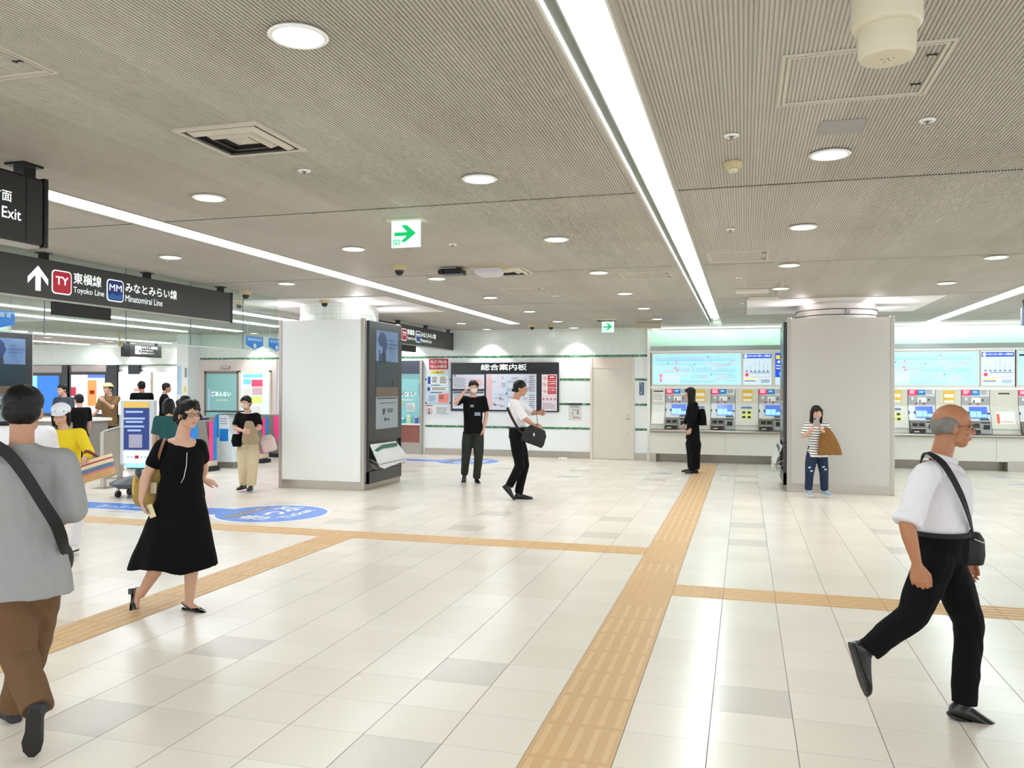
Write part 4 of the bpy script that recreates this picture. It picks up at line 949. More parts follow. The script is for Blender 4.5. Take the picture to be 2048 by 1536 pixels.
def fare_map(x0, x1, label):
    t = thing('fare_map', label, 'fare map', ((x0 + x1) / 2, YT, 1.72), 'backlit fare maps')
    b = MB(); b.box(x0 - .03, YT - .05, 1.70, x1 + .03, YT, 2.46); b.build('frame', M_panel, t)
    s = sheet(t, x0, 1.735, x1, 2.43, M_fmap, YT - .05, name='lit_face'); W = x1 - x0; H = .695
    q = lambda u, v: (x0 + u * W, 1.735 + v * H)
    b = MB(); c = MB(); r = MB(); g = MB()
    def rail(bb, u0, v0, u1, v1, w=.006):
        (xa, za), (xb, zb) = q(u0, v0), q(u1, v1); d = Vector((xb - xa, 0, zb - za)); n = Vector((-d.z, 0, d.x)).normalized() * w
        bb.prism([(xa - n.x, Ym, za - n.z), (xb - n.x, Ym, zb - n.z), (xb + n.x, Ym, zb + n.z), (xa + n.x, Ym, za + n.z)], (0, -.001, 0))
    for (u0, u1, v) in ((.03, .95, .78), (.44, .95, .42)): rail(b, u0, v, u1, v)
    for (u0, u1, v) in ((.12, .25, .43), (.33, .42, .43)): rail(r, u0, v, u1, v)
    rail(r, .62, .78, .72, .58); rail(r, .72, .58, .82, .6); rail(r, .82, .6, .92, .78); rail(g, .42, .66, .48, .45); rail(r, .68, .42, .7, .5); rail(r, .55, .25, .64, .3)
    rail(g, .44, .3, .6, .3, .003); rail(r, .76, .3, .84, .2); rail(g, .3, .12, .7, .12, .004); rail(g, .86, .3, .95, .3, .003); rail(g, .84, .14, .95, .12, .004); rail(r, .7, .12, .8, .22, .004)
    for (u0, u1, v, n, h) in ((.66, .92, .3, 14, .06), (.05, .3, .62, 12, .08), (.3, .62, .64, 14, .05), (.04, .6, .79, 26, .1), (.64, .93, .79, 9, .1), (.72, .9, .6, 9, .09), (.28, .44, .44, 8, .1), (.5, .68, .44, 10, .12), (.72, .94, .44, 12, .1), (.44, .62, .2, 10, .07), (.84, .95, .2, 6, .08), (.32, .7, .04, 18, .06)):
        n = int(n * 1.4)
        for k in range(n):
            u = u0 + (u1 - u0) * k / n; x, z = q(u, v); c.box(x, Ym - .001, z + .006, x + .008, Ym, z + H * h * (.6 + .5 * random.random()))
    b.build('blue_lines', mat('map_cyan', (120, 200, 226), .5, emit=.2), s); r.build('red_lines', mat('map_rose', (244, 150, 170), .5, emit=.3), s); g.build('grey_lines', mat('map_slate', (150, 176, 196), .5, emit=.2), s); c.build('station_names', mat('map_names', (140, 186, 202), .5, emit=.16), s)
    b = MB()
    for (u, v, w) in ((.165, .7, .05), (.15, .5, .07), (.17, .43, .06)): x, z = q(u + .1, v); b.box(x, Ym - .002, z, x + w * .7, Ym, z + w * .7)
    for kx in range(2): x, z = q(.08, .08 + kx * .15); b.box(x, Ym - .002, z, x + .05, Ym, z + .08)
    b.build('rose_marks', mat('map_rose2', (240, 120, 150), .5, emit=.3), s)
    b = MB()
    for (u, v, w) in ((.165, .67, .06), (.47, .62, .06), (.62, .86, .06), (.66, .3, .06)): x, z = q(u, v); b.box(x, Ym - .002, z, x + w * .55, Ym, z + w * .6)
    b.build('blue_marks', mat('map_blue2', (100, 160, 214), .5, emit=.3), s)
    b = MB(); x, z = q(.12, .33); b.box(x, Ym - .001, z, x + W * .23, Ym, z + .012)
    for rr in range(6):
        for kk in range(9): x, z = q(.12 + kk * .022, .06 + rr * .042); b.box(x, Ym - .001, z, x + .03, Ym, z + .016)
    b.build('table_print', mat('map_lilac', (206, 190, 226), .5, emit=.4), s)
def fare_table(x0, x1, label):
    t = thing('fare_table', label, 'fare table', ((x0 + x1) / 2, YT, 1.72), 'backlit fare tables')
    b = MB(); b.box(x0 - .02, YT - .05, 1.7, x1 + .04, YT, 2.46); b.build('frame', M_panel, t)
    s = sheet(t, x0, 1.735, x1, 2.43, M_fprice, YT - .05, name='lit_face'); W = x1 - x0
    b = MB(); b.box(x0, Ym, 2.32, x1, Ym - .001, 2.41); h = b.build('blue_title', mat('title_cobalt', (16, 64, 176), .4, emit=.4), s)
    b = MB(); b.lathe((x0 + .05, Ym - .001, 2.365), [(.036, 0), (.036, -.002)], 24, 'y'); b.build('round_logo', M_lit, h)
    textmesh('M', (x0 + .05, Ym - .003, 2.345), EX, EZ, .035, M_blue, 'logo_letter', h, width=.045, align='C')
    textmesh('みなとみらい線きっぷ運賃表', (x0 + .1, Ym - .001, 2.348), EX, EZ, .045, M_lit, 'title_lettering', h, width=W - .12, bold=.02)
    b = MB(); g = MB()
    for k in range(6):
        x = x0 + W * (.12 + k * .15); b.box(x - .02, Ym - .001, 2.02, x + .02, Ym, 2.05); hh = (.06, .1, .16, .2, .14, .12)[k]; g.box(x - .006, Ym - .001, 2.07, x + .006, Ym, 2.07 + hh)
    b.box(x0 + W * .25, Ym - .001, 1.99, x0 + W * .95, Ym, 2.003); b.build('station_dots', mat('dot_slate', (110, 130, 170), .5), s); g.build('station_names', mat('name_grey', (176, 190, 196), .5, emit=.2), s)
    b = MB(); b.box(x0 + .04, Ym - .001, 1.92, x0 + .11, Ym, 1.99); b.box(x0 + .15, Ym - .001, 1.9, x1 - .03, Ym, 1.905); b.build('red_mark', mat('map_rose3', (240, 70, 110), .5, emit=.2), s)
    b = MB(); b.box(x0 + .03, Ym - .001, 1.85, x0 + .28, Ym, 1.875); b.build('yellow_bar', mat('bar_yellow', (240, 236, 90), .5, emit=.3), s); b = MB(); b.box(x0 + .03, Ym - .001, 1.81, x0 + .26, Ym, 1.83); b.build('slate_bar', mat('dot_slate', (110, 130, 170), .5), s)
    b = MB(); b.box(x1 - .22, Ym - .001, 1.78, x1 - .04, Ym, 1.85); b.build('pale_box', M_sky, s)
fare_map(-2.0, -.07, 'backlit pale blue route fare map above the woman in black')
fare_map(2.72, 4.62, 'backlit pale blue route fare map right of the right pillar')
fare_table(-.02, .57, 'backlit fare table with cobalt title left of the right pillar')
fare_table(4.68, 5.27, 'backlit fare table with cobalt title at the far right')
t = thing('touch_poster', 'cobalt backlit tap-to-ride poster half hidden by the right pillar', 'poster', (.95, YT, 1.72)); b = MB(); b.box(.61, YT - .05, 1.7, 1.3, YT, 2.46); b.build('frame', M_panel, t)
s = sheet(t, .65, 1.9, 1.26, 2.43, mat('poster_cobalt', (14, 60, 176), .35, emit=.6), YT - .05, name='lit_face'); sheet(t, .65, 1.735, 1.26, 1.9, M_fprice, YT - .05, name='white_foot')
sheet(s, .67, 2.3, .95, 2.38, mat('orange_tab', (250, 190, 50), .4, emit=.5), Ym + .006, name='orange_tab'); textmesh('タッチ', (.68, Ym, 2.2), EX, EZ, .07, M_lit, 'lettering', s, width=.3, bold=.03); textmesh('Now open', (.67, Ym, 2.13), EX, EZ, .04, M_lit, 'lettering', s, width=.4, bold=.03); textmesh('contactless', (.67, Ym, 2.08), EX, EZ, .035, M_lit, 'lettering', s, width=.36, bold=.03)
b = MB(); b.rings([[Vector((.82 + R_ * math.cos(a * PI / 14), Ym - d, 1.975 + R_ * math.sin(a * PI / 14))) for a in range(28)] for R_, d in ((.07, 0), (.07, .002), (.08, .002), (.08, 0))], cap=False); b.box(.76, Ym - .002, 1.98, .88, Ym, 1.995); b.box(.78, Ym - .002, 1.95, .86, Ym, 1.96); b.build('round_mark', M_lit, s)
t = thing('info_poster', 'pale cyan backlit panel cut by the right picture edge', 'poster', (5.6, YT, 1.72)); b = MB(); b.box(5.29, YT - .05, 1.7, 6.5, YT, 2.46); b.build('frame', M_panel, t); s = sheet(t, 5.34, 1.735, 6.4, 2.43, M_fmap, YT - .05, name='lit_face'); sheet(s, 5.36, 2.33, 5.8, 2.37, M_dkline, Ym + .004, name='dark_title')

def leaning(x0, x1, kind, label, mid):
    nm = {'m': 'ticket_machine', 'f': 'notice_board'}[kind]
    t = thing(nm, label, 'ticket machine' if kind == 'm' else 'notice board', ((x0 + x1) / 2, YT - .2, .74), 'ticket machines' if kind == 'm' else 'notice panels between ticket machines')
    b = MB(); b.prism([(x0, YT + .05, .74), (x0, YT + .05, 1.66), (x0, YT - .02, 1.66), (x0, YT - .02, 1.3), (x0, sY(.84), .84), (x0, sY(.84) - .02, .74)], (x1 - x0, 0, 0))
    b.build('housing', M_mwhite if kind == 'm' else M_panel, t)
    W = x1 - x0; q = lambda u: x0 + W * u
    if kind == 'm':
        b = MB(); tb(b, q(0), q(.33), 1.52, 1.65, 0); c = b.build('crimson_label', crimson(), t); b = MB(); lines(b, q(.05), q(.28), 1.55, 1.63, 3, YT - .032, .35); b.build('label_print', M_lit, c)
        b = MB(); tb(b, q(.34), q(.64), 1.53, 1.65, 0); c = b.build('cyan_label', cyan(), t); b = MB(); lines(b, q(.4), q(.6), 1.57, 1.62, 2, YT - .032, .3); b.build('label_print', M_lit, c)
        b = MB(); tb(b, q(.66), q(.99), 1.51, 1.65, 0); c = b.build('white_label', M_mwhite, t); b = MB(); lines(b, q(.68), q(.97), 1.54, 1.64, 4, YT - .032, .35); b.build('label_print', M_dkline, c)
        b = MB(); tb(b, q(0), q(1), 1.33, 1.5, 0); c = b.build('grey_band', M_mgrey, t)
        b = MB(); tb(b, q(.12), q(.2), 1.42, 1.48, .012, .004); tb(b, q(.35), q(.68), 1.38, 1.48, .012, .004); b.build('white_tags', M_whitep, c)
        b = MB(); tb(b, q(.25), q(.32), 1.33, 1.36, .012, .006); tb(b, q(.55), q(.62), 1.33, 1.36, .012, .006); b.build('buttons', M_red, c); b = MB(); tb(b, q(.74), q(.79), 1.41, 1.45, .012, .006); tb(b, q(.42), q(.46), 1.38, 1.43, .012, .006); b.build('camera_eye', M_slot, c)
        b = MB(); tb(b, q(.26), q(.9), 1.06, 1.29, 0, .014); c = b.build('touch_screen', mat('screen_slate', (70, 96, 170), .2, emit=.55), t)
        b = MB(); tb(b, q(.28), q(.5), 1.08, 1.2, .014, .004); tb(b, q(.52), q(.68), 1.08, 1.2, .014, .004); tb(b, q(.7), q(.88), 1.08, 1.14, .014, .004); b.build('screen_buttons', mat('screen_sky', (120, 180, 250), .3, emit=.8), c)
        b = MB(); tb(b, q(.0), q(.04), 1.14, 1.19, 0, .01); tb(b, q(.2), q(.25), 1.14, 1.19, 0, .01); tb(b, q(.91), q(.99), 1.14, 1.17, 0, .01); b.build('blue_marks', mat('navy_label', (22, 40, 96), .4), t)
        b = MB(); b.prism([(q(0), sY(1.0), 1.0), (q(0), sY(1.0) - .03, 1.0), (q(0), sY(.9) - .1, .9), (q(0), sY(.84) - .12, .8), (q(0), sY(.84) - .08, .75), (q(0), sY(.8), .75)], (W * .56, 0, 0)); c = b.build('coin_unit', mat('coin_unit_grey', (118, 114, 108), .4), t, bevel=.006)
        b = MB(); 
        for u in (.08, .33): b.box(q(u), sY(.9) - .108, .87, q(u + .18), sY(.94) - .05, .95)
        b.box(q(.04), sY(.84) - .14, .765, q(.52), sY(.84) - .11, .82); b.build('openings', M_slot, c)
        b = MB(); b.box(q(.1), sY(.84) - .15, .765, q(.3), sY(.84) - .12, .79); b.box(q(0), sY(.84) - .13, .835, q(.55), sY(.84) - .1, .85); b.build('metal_lip', M_steel, c)
        b = MB(); b.prism([(q(.58), sY(1.02), 1.02), (q(.58), sY(1.0) - .02, 1.0), (q(.58), sY(.88) - .05, .88), (q(.58), sY(.84) - .05, .75), (q(.58), sY(.8), .75)], (W * .4, 0, 0)); c = b.build('ticket_unit', M_mgrey, t, bevel=.006)
        b = MB(); tb(b, q(.62), q(.94), 1.03, 1.05, 0, .02); b.box(q(.68), sY(.86) - .075, .84, q(.9), sY(.84) - .045, .93); b.box(q(.62), sY(.95) - .045, .965, q(.94), sY(.95) - .0, .985); b.build('slots', M_slot, c)
        if mid: b = MB(); b.box(q(.1), sY(.97) - .06, .975, q(.5), sY(.97) - .02, .99); b.build('yellow_strip', M_yel, c)
    else:
        b = MB(); tb(b, q(.02), q(.98), 1.33, 1.64, 0, .006); b.build('upper_pane', mat('pane_cream', (216, 212, 196), .2), t)
        b = MB(); tb(b, q(.0), q(1), .84, .845, 0, .02); b.build('lip', M_steelw, t)
        if mid in ('y', 'w'):
            b = MB(); tb(b, q(.3), q(.75), 1.36, 1.62, .006, .004); c = b.build('notice_sheet', mat('notice_amber', (240, 196, 60), .5) if mid == 'y' else M_whitep, t)
            b = MB(); tb(b, q(.34), q(.71), 1.48, 1.55, .01, .002); tb(b, q(.34), q(.71), 1.37, 1.42, .01, .002); b.build('white_band', M_whitep, c)
            b = MB(); tb(b, q(.25), q(.72), 1.21, 1.25, 0, .004); b.build('blue_caption', mat('caption_blue', (90, 126, 190), .5), t)
            b = MB(); tb(b, q(.27), q(.72), .98, 1.18, 0, .004); c = b.build('yellow_sheet', mat('sheet_pale_yellow', (240, 238, 150), .5), t)
            b = MB()
            for i in range(2):
                for k in range(2): tb(b, q(.3 + i * .23), q(.44 + i * .23), 1.0 + k * .1, 1.05 + k * .1, .004, .003)
            b.build('pictures', M_dkline, c)
        elif mid == 'g':
            b = MB(); tb(b, q(.18), q(.85), .95, 1.2, 0, .004); c = b.build('paper', M_whitep, t); b = MB(); tb(b, q(.2), q(.3), .96, 1.15, .004, .002); tb(b, q(.35), q(.8), .99, 1.0, .004, .002); b.build('orange_mark', mat('orange_print', (240, 110, 80), .5), c)
            b = MB(); tb(b, q(.3), q(.7), 1.55, 1.58, .006, .003); b.build('dark_caption', M_dkline, t)
        else:
            b = MB(); tb(b, q(.12), q(.9), 1.35, 1.62, .006, .003); c = b.build('paper', M_whitep, t); b = MB(); tb(b, q(.15), q(.85), 1.57, 1.6, .009, .002); b.build('dark_caption', M_dkline, c); b = MB(); lines(b, q(.15), q(.85), 1.38, 1.55, 5, YT - .031, .3); b.build('print', M_grline, c)
            b = MB(); tb(b, q(.1), q(.92), .86, 1.26, 0, .003); c = b.build('paper', M_whitep, t); b = MB()
            for k in range(4): tb(b, q(.14), q(.86), 1.12 + k * .035, 1.124 + k * .035, .003, .002)
            b.build('print', M_grline, c)
xs = [(-2.03, -1.72, 'f', 'n', 'notice panel at the left end of the ticket machines'), (-1.71, -1.2, 'm', 0, 'ticket machine left of the woman in black'), (-1.2, -.72, 'f', 'y', 'notice panel partly hidden by the woman in black'),
      (-.71, -.2, 'm', 0, 'ticket machine right of the woman in black'), (-.19, .3, 'f', 'y', 'notice panel with amber sheet left of the right pillar'), (.31, .82, 'm', 1, 'ticket machine with yellow strips partly hidden by the right pillar'), (.83, 1.3, 'f', 'n', 'notice panel behind the right pillar'),
      (2.5, 2.82, 'f', 'n', 'plain notice panel behind the right pillar edge'), (2.83, 3.3, 'f', 'y', 'notice panel just right of the right pillar'), (3.31, 3.82, 'm', 0, 'ticket machine left of the bald head'), (3.83, 4.31, 'f', 'y', 'notice panel behind the bald head'),
      (4.32, 4.83, 'm', 0, 'ticket machine right of the bald head'), (4.84, 5.35, 'f', 'g', 'notice panel with orange mark near the right edge'), (5.36, 5.87, 'm', 0, 'ticket machine cut by the right picture edge'), (5.88, 8.0, 'f', 'n', 'notice panel outside right')]
for (a, c, k, m_, l) in xs[:-1]: leaning(a, c, k, l, m_)
t = thing('ticket_counter', 'long white counter front with steel shelf edge below the ticket machines', 'counter', (2, 18.6, 0))
b = MB(); b.box(-2.04, 18.6, .19, 8, 18.64, .67); b.build('front_panel', M_panel, t)
b = MB(); b.box(-2.04, 18.5, .68, 8, 18.9, .735); b.build('shelf', M_steel, t, bevel=.018)
b = MB(); b.box(-2.04, 18.86, 0, 8, 18.9, .19); b.build('recessed_kick', mat('dark_steel_kick', (132, 124, 114), .3, .85), t); b = MB(); b.box(-2.05, 18.58, 0, -1.9, 18.9, .19); b.box(5.1, 18.58, 0, 5.45, 18.9, .2); b.build('foot_block', M_steelw, t)
b = MB()
for x in (-.4, 1.3, 3.0, 4.9): b.box(x, 18.597, .2, x + .006, 18.6, .67)
b.build('panel_joint', M_grline, t)
t = thing('hanging_sign', 'grey sign end hanging at the right edge by the ticket wall', 'sign', (3.95, 14.4, CZ)); pz = onZ(2046, 600, CZ)
b = MB(); b.box(pz.x - .02, pz.y - .03, 2.65, pz.x + .5, pz.y + .05, 2.93); b.build('panel', mat('slate_sign', (110, 114, 130), .4), t); b = MB(); b.box(pz.x, pz.y - .02, 2.9, pz.x + .06, pz.y + .04, CZ); b.build('hanger', M_sign, t)

# ================================================================== TICKET GATES, STAND SIGN, RAILING
M_gw = mat('gate_white', (226, 234, 238), .3); M_gg = mat('gate_grey', (124, 120, 114), .4); M_gp = mat('gate_pink', (232, 60, 128), .35, emit=.08); M_gb = mat('gate_blue', (28, 120, 196), .35, emit=.08)
def gate(Y, label):
    t = thing('ticket_gate', label, 'ticket gate', (-11.0, Y, 0), 'ticket gates'); X = -10.05
    b = MB(); b.prism([(X - 1.9, Y - .13, .08), (X - .03, Y - .13, .08), (X - .03, Y - .13, .55), (X - .12, Y - .13, 1.0), (X - 1.8, Y - .13, 1.0), (X - 1.9, Y - .13, .6)], (0, .26, 0)); b.build('cabinet', M_gg, t, bevel=.02)
    def band(o, m, nm, s):
        b = MB(); A = []; Bq = []
        for k in range(13):
            z = .2 + k * .065; c = X - .05 - o - s * max(0, (.75 - z)) * .55 * (1 if z > .3 else .95) * 0 - (.16 * (0.5 - 0.5 * math.cos(min(1, max(0, (z - .2) / .45)) * PI)) if True else 0) + .12
            A.append((c - .17, Y - .134, z)); Bq.append((c + .0, Y - .134, z))
        b.prism(A + Bq[::-1], (0, .005, 0)); b.build(nm, m, t)
    band(.36, M_gp, 'pink_band', 1); band(.19, M_gb, 'blue_band', 1)
    b = MB(); b.box(X - .03, Y - .12, .2, X - .025, Y + .0, .98); b.build('pink_end', M_gp, t); b = MB(); b.box(X - .03, Y + .0, .2, X - .025, Y + .12, .98); b.build('blue_end', M_gb, t)
    b = MB(); b.box(X - .3, Y - .135, .1, X - .02, Y + .135, .2); b.build('pale_foot', M_ivory, t); b = MB(); b.box(X - 1.95, Y - .16, 0, X + .03, Y + .16, .08); b.build('base', M_blackm, t, bevel=.02)
    b = MB(); b.box(X - .5, Y - .12, 1.0, X - .2, Y + .12, 1.04); b.build('card_reader', M_black, t, bevel=.01); b = MB(); b.box(X - .45, Y - .09, 1.04, X - .25, Y + .09, 1.046); b.build('reader_glow', mat('reader_violet', (70, 50, 220), .3, emit=.8), t)
    b = MB(); b.box(X - 1.2, Y + .13, .55, X - 1.0, Y + .36, .75); b.build('flap', M_blackm, t, bevel=.02)
for Y, l in ((13.95, 'pink and blue ticket gate right of the black dress wearer'), (15.78, 'pink and blue ticket gate beside the left pillar'), (17.2, 'far ticket gate by the left pillar edge')): gate(Y, l)
t = thing('gate_kiosk', 'white and blue bottle-shaped gate cabinet left of the khaki bag woman', 'ticket gate', (-10.3, 14.65, 0)); X = -10.1
pf = [(.0, .0), (.0, .12), (0.0, .14)]
b = MB(); Yk = 14.48
sil = [(-.42, .12), (.12, .12), (.12, .45), (.05, .62), (.0, .75), (.0, 1.02), (-.02, 1.1), (-.3, 1.1), (-.3, .75), (-.34, .6), (-.42, .42)]
b.prism([(X + u, Yk, z) for u, z in sil], (0, .3, 0)); b.build('body', M_gw, t, bevel=.02)
b = MB(); b.box(X - .4, Yk + .02, 0, X + .1, Yk + .28, .12); b.build('plinth', M_gg, t)
b = MB(); b.box(X - .305, Yk - .005, .62, X - .22, Yk, 1.08); b.box(X - .2, Yk - .005, .55, X + .0, Yk, .8); b.build('blue_panels', M_gb, t); b = MB()
for k in range(3): b.box(X - .2, Yk - .006, .9 + k * .05, X - .03, Yk, .915 + k * .05)
b.build('print', M_grline, t)
b = MB(); b.box(X - .5, Yk - .1, 1.14, X + .3, Yk + .35, 1.17); b.build('top_shelf', M_black, t)
# portable information stand
c = at(277, 930, 12.4); sx_, sy2 = c.x, c.y
t = thing('stand_sign', 'white framed stand sign with a blue lit face on a dark wheeled base', 'stand sign', (sx_, sy2, 0)); u = Vector((cy, sy, 0)); v = Vector((-sy, cy, 0)); P0 = Vector((sx_, sy2, 0))
def ob(b, cx, cz, hx, hy, hz, off=0.0): b.obox(P0 + u * cx + v * off + EZ * cz, u, v, EZ, hx, hy, hz); return b
ob(MB(), 0, .97, .26, .05, .49).build('housing', mat('stand_silver', (206, 212, 214), .35), t, bevel=.015)
s = ob(MB(), -.01, 1.03, .19, .004, .32, -.053).build('lit_face', mat('stand_navy', (10, 44, 118), .3, emit=.15), t)
ob(MB(), -.01, 1.385, .19, .004, .045, -.054).build('amber_header', mat('stand_amber', (222, 184, 90), .4, emit=.1), s)
b = MB()
for k, (w_, zz) in enumerate(((.13, 1.28), (.16, 1.18), (.13, 1.13), (.15, 1.06), (.1, 1.0))): ob(b, -.04, zz, w_, .003, .014, -.058)
b.build('print_lines', mat('stand_pale', (170, 196, 236), .4, emit=.1), s); ob(MB(), -.02, .84, .1, .003, .1, -.058).build('picture', mat('stand_lilac', (180, 174, 194), .4), s)
ob(MB(), -.01, .6, .19, .004, .09, -.054).build('white_lower_panel', M_lit, t)
b = MB(); ob(b, -.0, .6, .03, .003, .025, -.06); b.build('red_logo', M_red, t); b = MB()
for k in (-.13, -.07, .07, .13): ob(b, k, .6, .022, .003, .012, -.06)
b.build('small_logos', M_sky, t); ob(MB(), -.02, .47, .15, .02, .03, -.05).build('cyan_light', mat('cyan_light', (120, 210, 230), .3, emit=.8), t)
b = MB(); rs = []
for (k, r1, r2) in ((.13, .30, .20), (.17, .42, .30), (.21, .42, .30), (.27, .30, .22), (.31, .12, .12), (.33, .05, .05), (.46, .04, .04)):
    rs.append([P0 + u * (math.cos(a * PI / 16) * r1) + v * (math.sin(a * PI / 16) * r2) + EZ * k for a in range(32)])
b.rings(rs); b.build('base', mat('stand_charcoal', (58, 60, 64), .35), t, True)
for k in ((-.25, -.12), (.25, -.12), (-.2, .15), (.2, .15)):
    q = P0 + u * k[0] + v * k[1]; b = MB(); b.lathe((q.x, q.y, .05), [(.05, -.02), (.05, .02)], 16, 'x'); b.build('wheel', M_black, t); b = MB(); b.box(q.x - .015, q.y - .015, .05, q.x + .015, q.y + .015, .17); b.build('wheel_bracket', M_steel, t)
# steel railing
t = thing('railing', 'brushed steel barrier rail left of the stand sign', 'railing', (-10.7, 11.7, 0)); A = Vector((-10.05, 11.05, 0)); D_ = Vector((-1.0, 1.6, 0)).normalized()
for k in range(2):
    q = A + D_ * (k * 1.5); b = MB(); b.box(q.x - .035, q.y - .035, 0, q.x + .035, q.y + .035, .92); b.build('post', M_steel, t); b = MB(); b.box(q.x - .12, q.y - .12, 0, q.x + .12, q.y + .12, .012); b.build('foot_plate', M_steel, t)
b = MB(); b.tube([A + EZ * .92, A + D_ * 1.9 + EZ * .92], .025); b.tube([A + EZ * .12, A + D_ * 1.9 + EZ * .12], .015); b.build('rail', M_steel, t, True)
b = MB()
for k in range(1, 18): q = A + D_ * (k * .105); b.box(q.x - .012, q.y - .012, .12, q.x + .012, q.y + .012, .9)
b.build('bars', M_steel, t)
t = thing('grey_kiosk', 'grey box kiosk with white top behind the railing', 'kiosk', (-12.0, 12.3, 0)); b = MB(); b.box(-12.9, 12.5, 0, -11.9, 13.2, 1.0); b.build('body', mat('kiosk_grey', (138, 134, 128), .4), t); b = MB(); b.box(-12.95, 12.45, 1.0, -11.85, 13.25, 1.05); b.build('top', M_whitep, t)
b = MB(); b.box(-12.5, 12.49, .2, -12.3, 12.5, .95); b.build('dark_panel', M_black, t)
# ================================================================== PEOPLE
def lerp(a, b, t): return a + (b - a) * t
class Body:
    """collects closed shapes and fuses them into one continuous smooth skin"""
    def __init__(s): s.m = MB()
    def loft(s, rs, seg=18):           # rs: (centre, u, v, ru, rv)
        R_ = [[Vector(c) + u * (math.cos(2 * PI * k / seg) * ru) + v * (math.sin(2 * PI * k / seg) * rv) for k in range(seg)] for c, u, v, ru, rv in rs]
        s.m.rings(R_); return s
    def cap(s, p0, p1, r0, r1, asp=1.0, side=None, flat=False):
        p0, p1 = Vector(p0), Vector(p1); d = p1 - p0
        if d.length < 1e-5: d = Vector((0, 0, 1e-4))
        d = d.normalized(); u = Vector(side) if side is not None else d.cross(Vector((.3, .2, 1)))
        u = u - d * u.dot(d)
        if u.length < 1e-4: u = d.cross(EX)
        u.normalize(); v = d.cross(u); rs = []
        for k in (-80, -55, -28, 0): a = math.radians(k); rs.append((p0 + d * (r0 * math.sin(a)), u, v, r0 * math.cos(a), r0 * asp * math.cos(a)))
        for k in ((0,) if flat else (0, 28, 55, 80)): a = math.radians(k); rs.append((p1 + d * (r1 * math.sin(a)), u, v, r1 * math.cos(a), r1 * asp * math.cos(a)))
        return s.loft(rs, 14)
    def chain(s, pts, asp=1.0, side=None, flat=False):
        for i, (a, b) in enumerate(zip(pts[:-1], pts[1:])): s.cap(a[0], b[0], a[1], b[1], asp, side, flat and i == len(pts) - 2)
        return s
    def ell(s, c, f, u, r, a, b, h):   # radii: side, forward, up
        rs = []
        for k in range(-80, 81, 20):
            t = math.radians(k); rs.append((Vector(c) + u * (h * math.sin(t)), r, f, a * math.cos(t), b * math.cos(t)))
        return s.loft(rs, 18)
    def build(s, name, m, parent, vox=.008, it=5, wr=0.0, wf=9.0, zmin=None, fac=.5):
        o = s.m.build(name, m, None)
        q = o.modifiers.new('r', 'REMESH'); q.mode = 'VOXEL'; q.voxel_size = vox; q.use_smooth_shade = True
        q2 = o.modifiers.new('s', 'SMOOTH'); q2.factor = fac; q2.iterations = it
        bpy.context.view_layer.update()
        me = bpy.data.meshes.new_from_object(o.evaluated_get(bpy.context.evaluated_depsgraph_get()))
        old = o.data; o.modifiers.clear(); o.data = me; bpy.data.meshes.remove(old); me.name = name
        off = worg(parent) if parent else Vector((0, 0, 0))
        if wr:
            ns = [v.normal.copy() for v in me.vertices]
            for v, n in zip(me.vertices, ns):
                p = v.co
                w_ = noise.noise(Vector((p.x * wf, p.y * wf, p.z * wf * .8 + 3 * math.sin(p.x * 7 + p.y * 5)))) + .5 * noise.noise(Vector((p.x * wf * 2.3, p.y * wf * 2.3, p.z * wf * 1.4)))
                v.co = p + n * (w_ * wr)
        if zmin is not None:
            for v in me.vertices:
                if v.co.z < zmin: v.co.z = zmin
        for v in me.vertices: v.co = v.co - off
        for p in me.polygons: p.use_smooth = True
        me.materials.clear(); me.materials.append(m); me.update()
        o.parent = parent; return o

def skin(n, rgb): return mat('skin_' + n, rgb, .5, var=.05, vs=12)
def cloth(n, rgb, r=.85, var=.06): return mat('cloth_' + n, rgb, r, var=var, vs=22, bump=.12, bs=260, spec=.2)

def hand(B, w, d, n, side, s=1.0, curl=.5, spread=.0, thumb=.6):
    """w wrist, d pointing along the hand, n palm normal (the way the palm faces), side +1/-1: thumb side = d x n * side"""
    d = d.normalized(); n = (n - d * n.dot(d)).normalized(); t = d.cross(n) * side
    pl = .092 * s
    rs = [(w, t, n, .026 * s, .021 * s), (w + d * pl * .35, t, n, .036 * s, .017 * s), (w + d * pl * .75, t, n, .041 * s, .015 * s), (w + d * pl, t, n, .037 * s, .012 * s)]
    B.loft(rs, 14)
    L = (.068, .078, .073, .056)
    for k in range(4):
        off = (.0305 - .0205 * k) * s; base = w + d * (pl * (.93 - .03 * abs(k - 1.3))) + t * off
        dd = (d + t * (spread * (1.5 - k))).normalized(); a = 0; p = base; r = .0082 * s * (1.0 if k < 3 else .88)
        for j, fr in enumerate((.45, .32, .25)):
            a += curl * (.75 + .12 * k) * (0.7 if j == 0 else 1.0)
            q = p + (dd * math.cos(a) + n * math.sin(a)) * (L[k] * s * fr)
            B.cap(p, q, r, r * .93, 1.0); p = q; r *= .93
    p = w + d * (pl * .25) + t * (.026 * s); dirs = ((d * .9 + t * .55 + n * .35 * thumb), (d * 1.0 + t * .05 + n * .5 * thumb), (d - t * .1 + n * .45 * thumb))
    for dd, l, r in zip(dirs, (.042, .032, .026), (.0125, .0105, .0095)):
        q = p + dd.normalized() * (l * s); B.cap(p, q, r * s, r * .93 * s); p = q

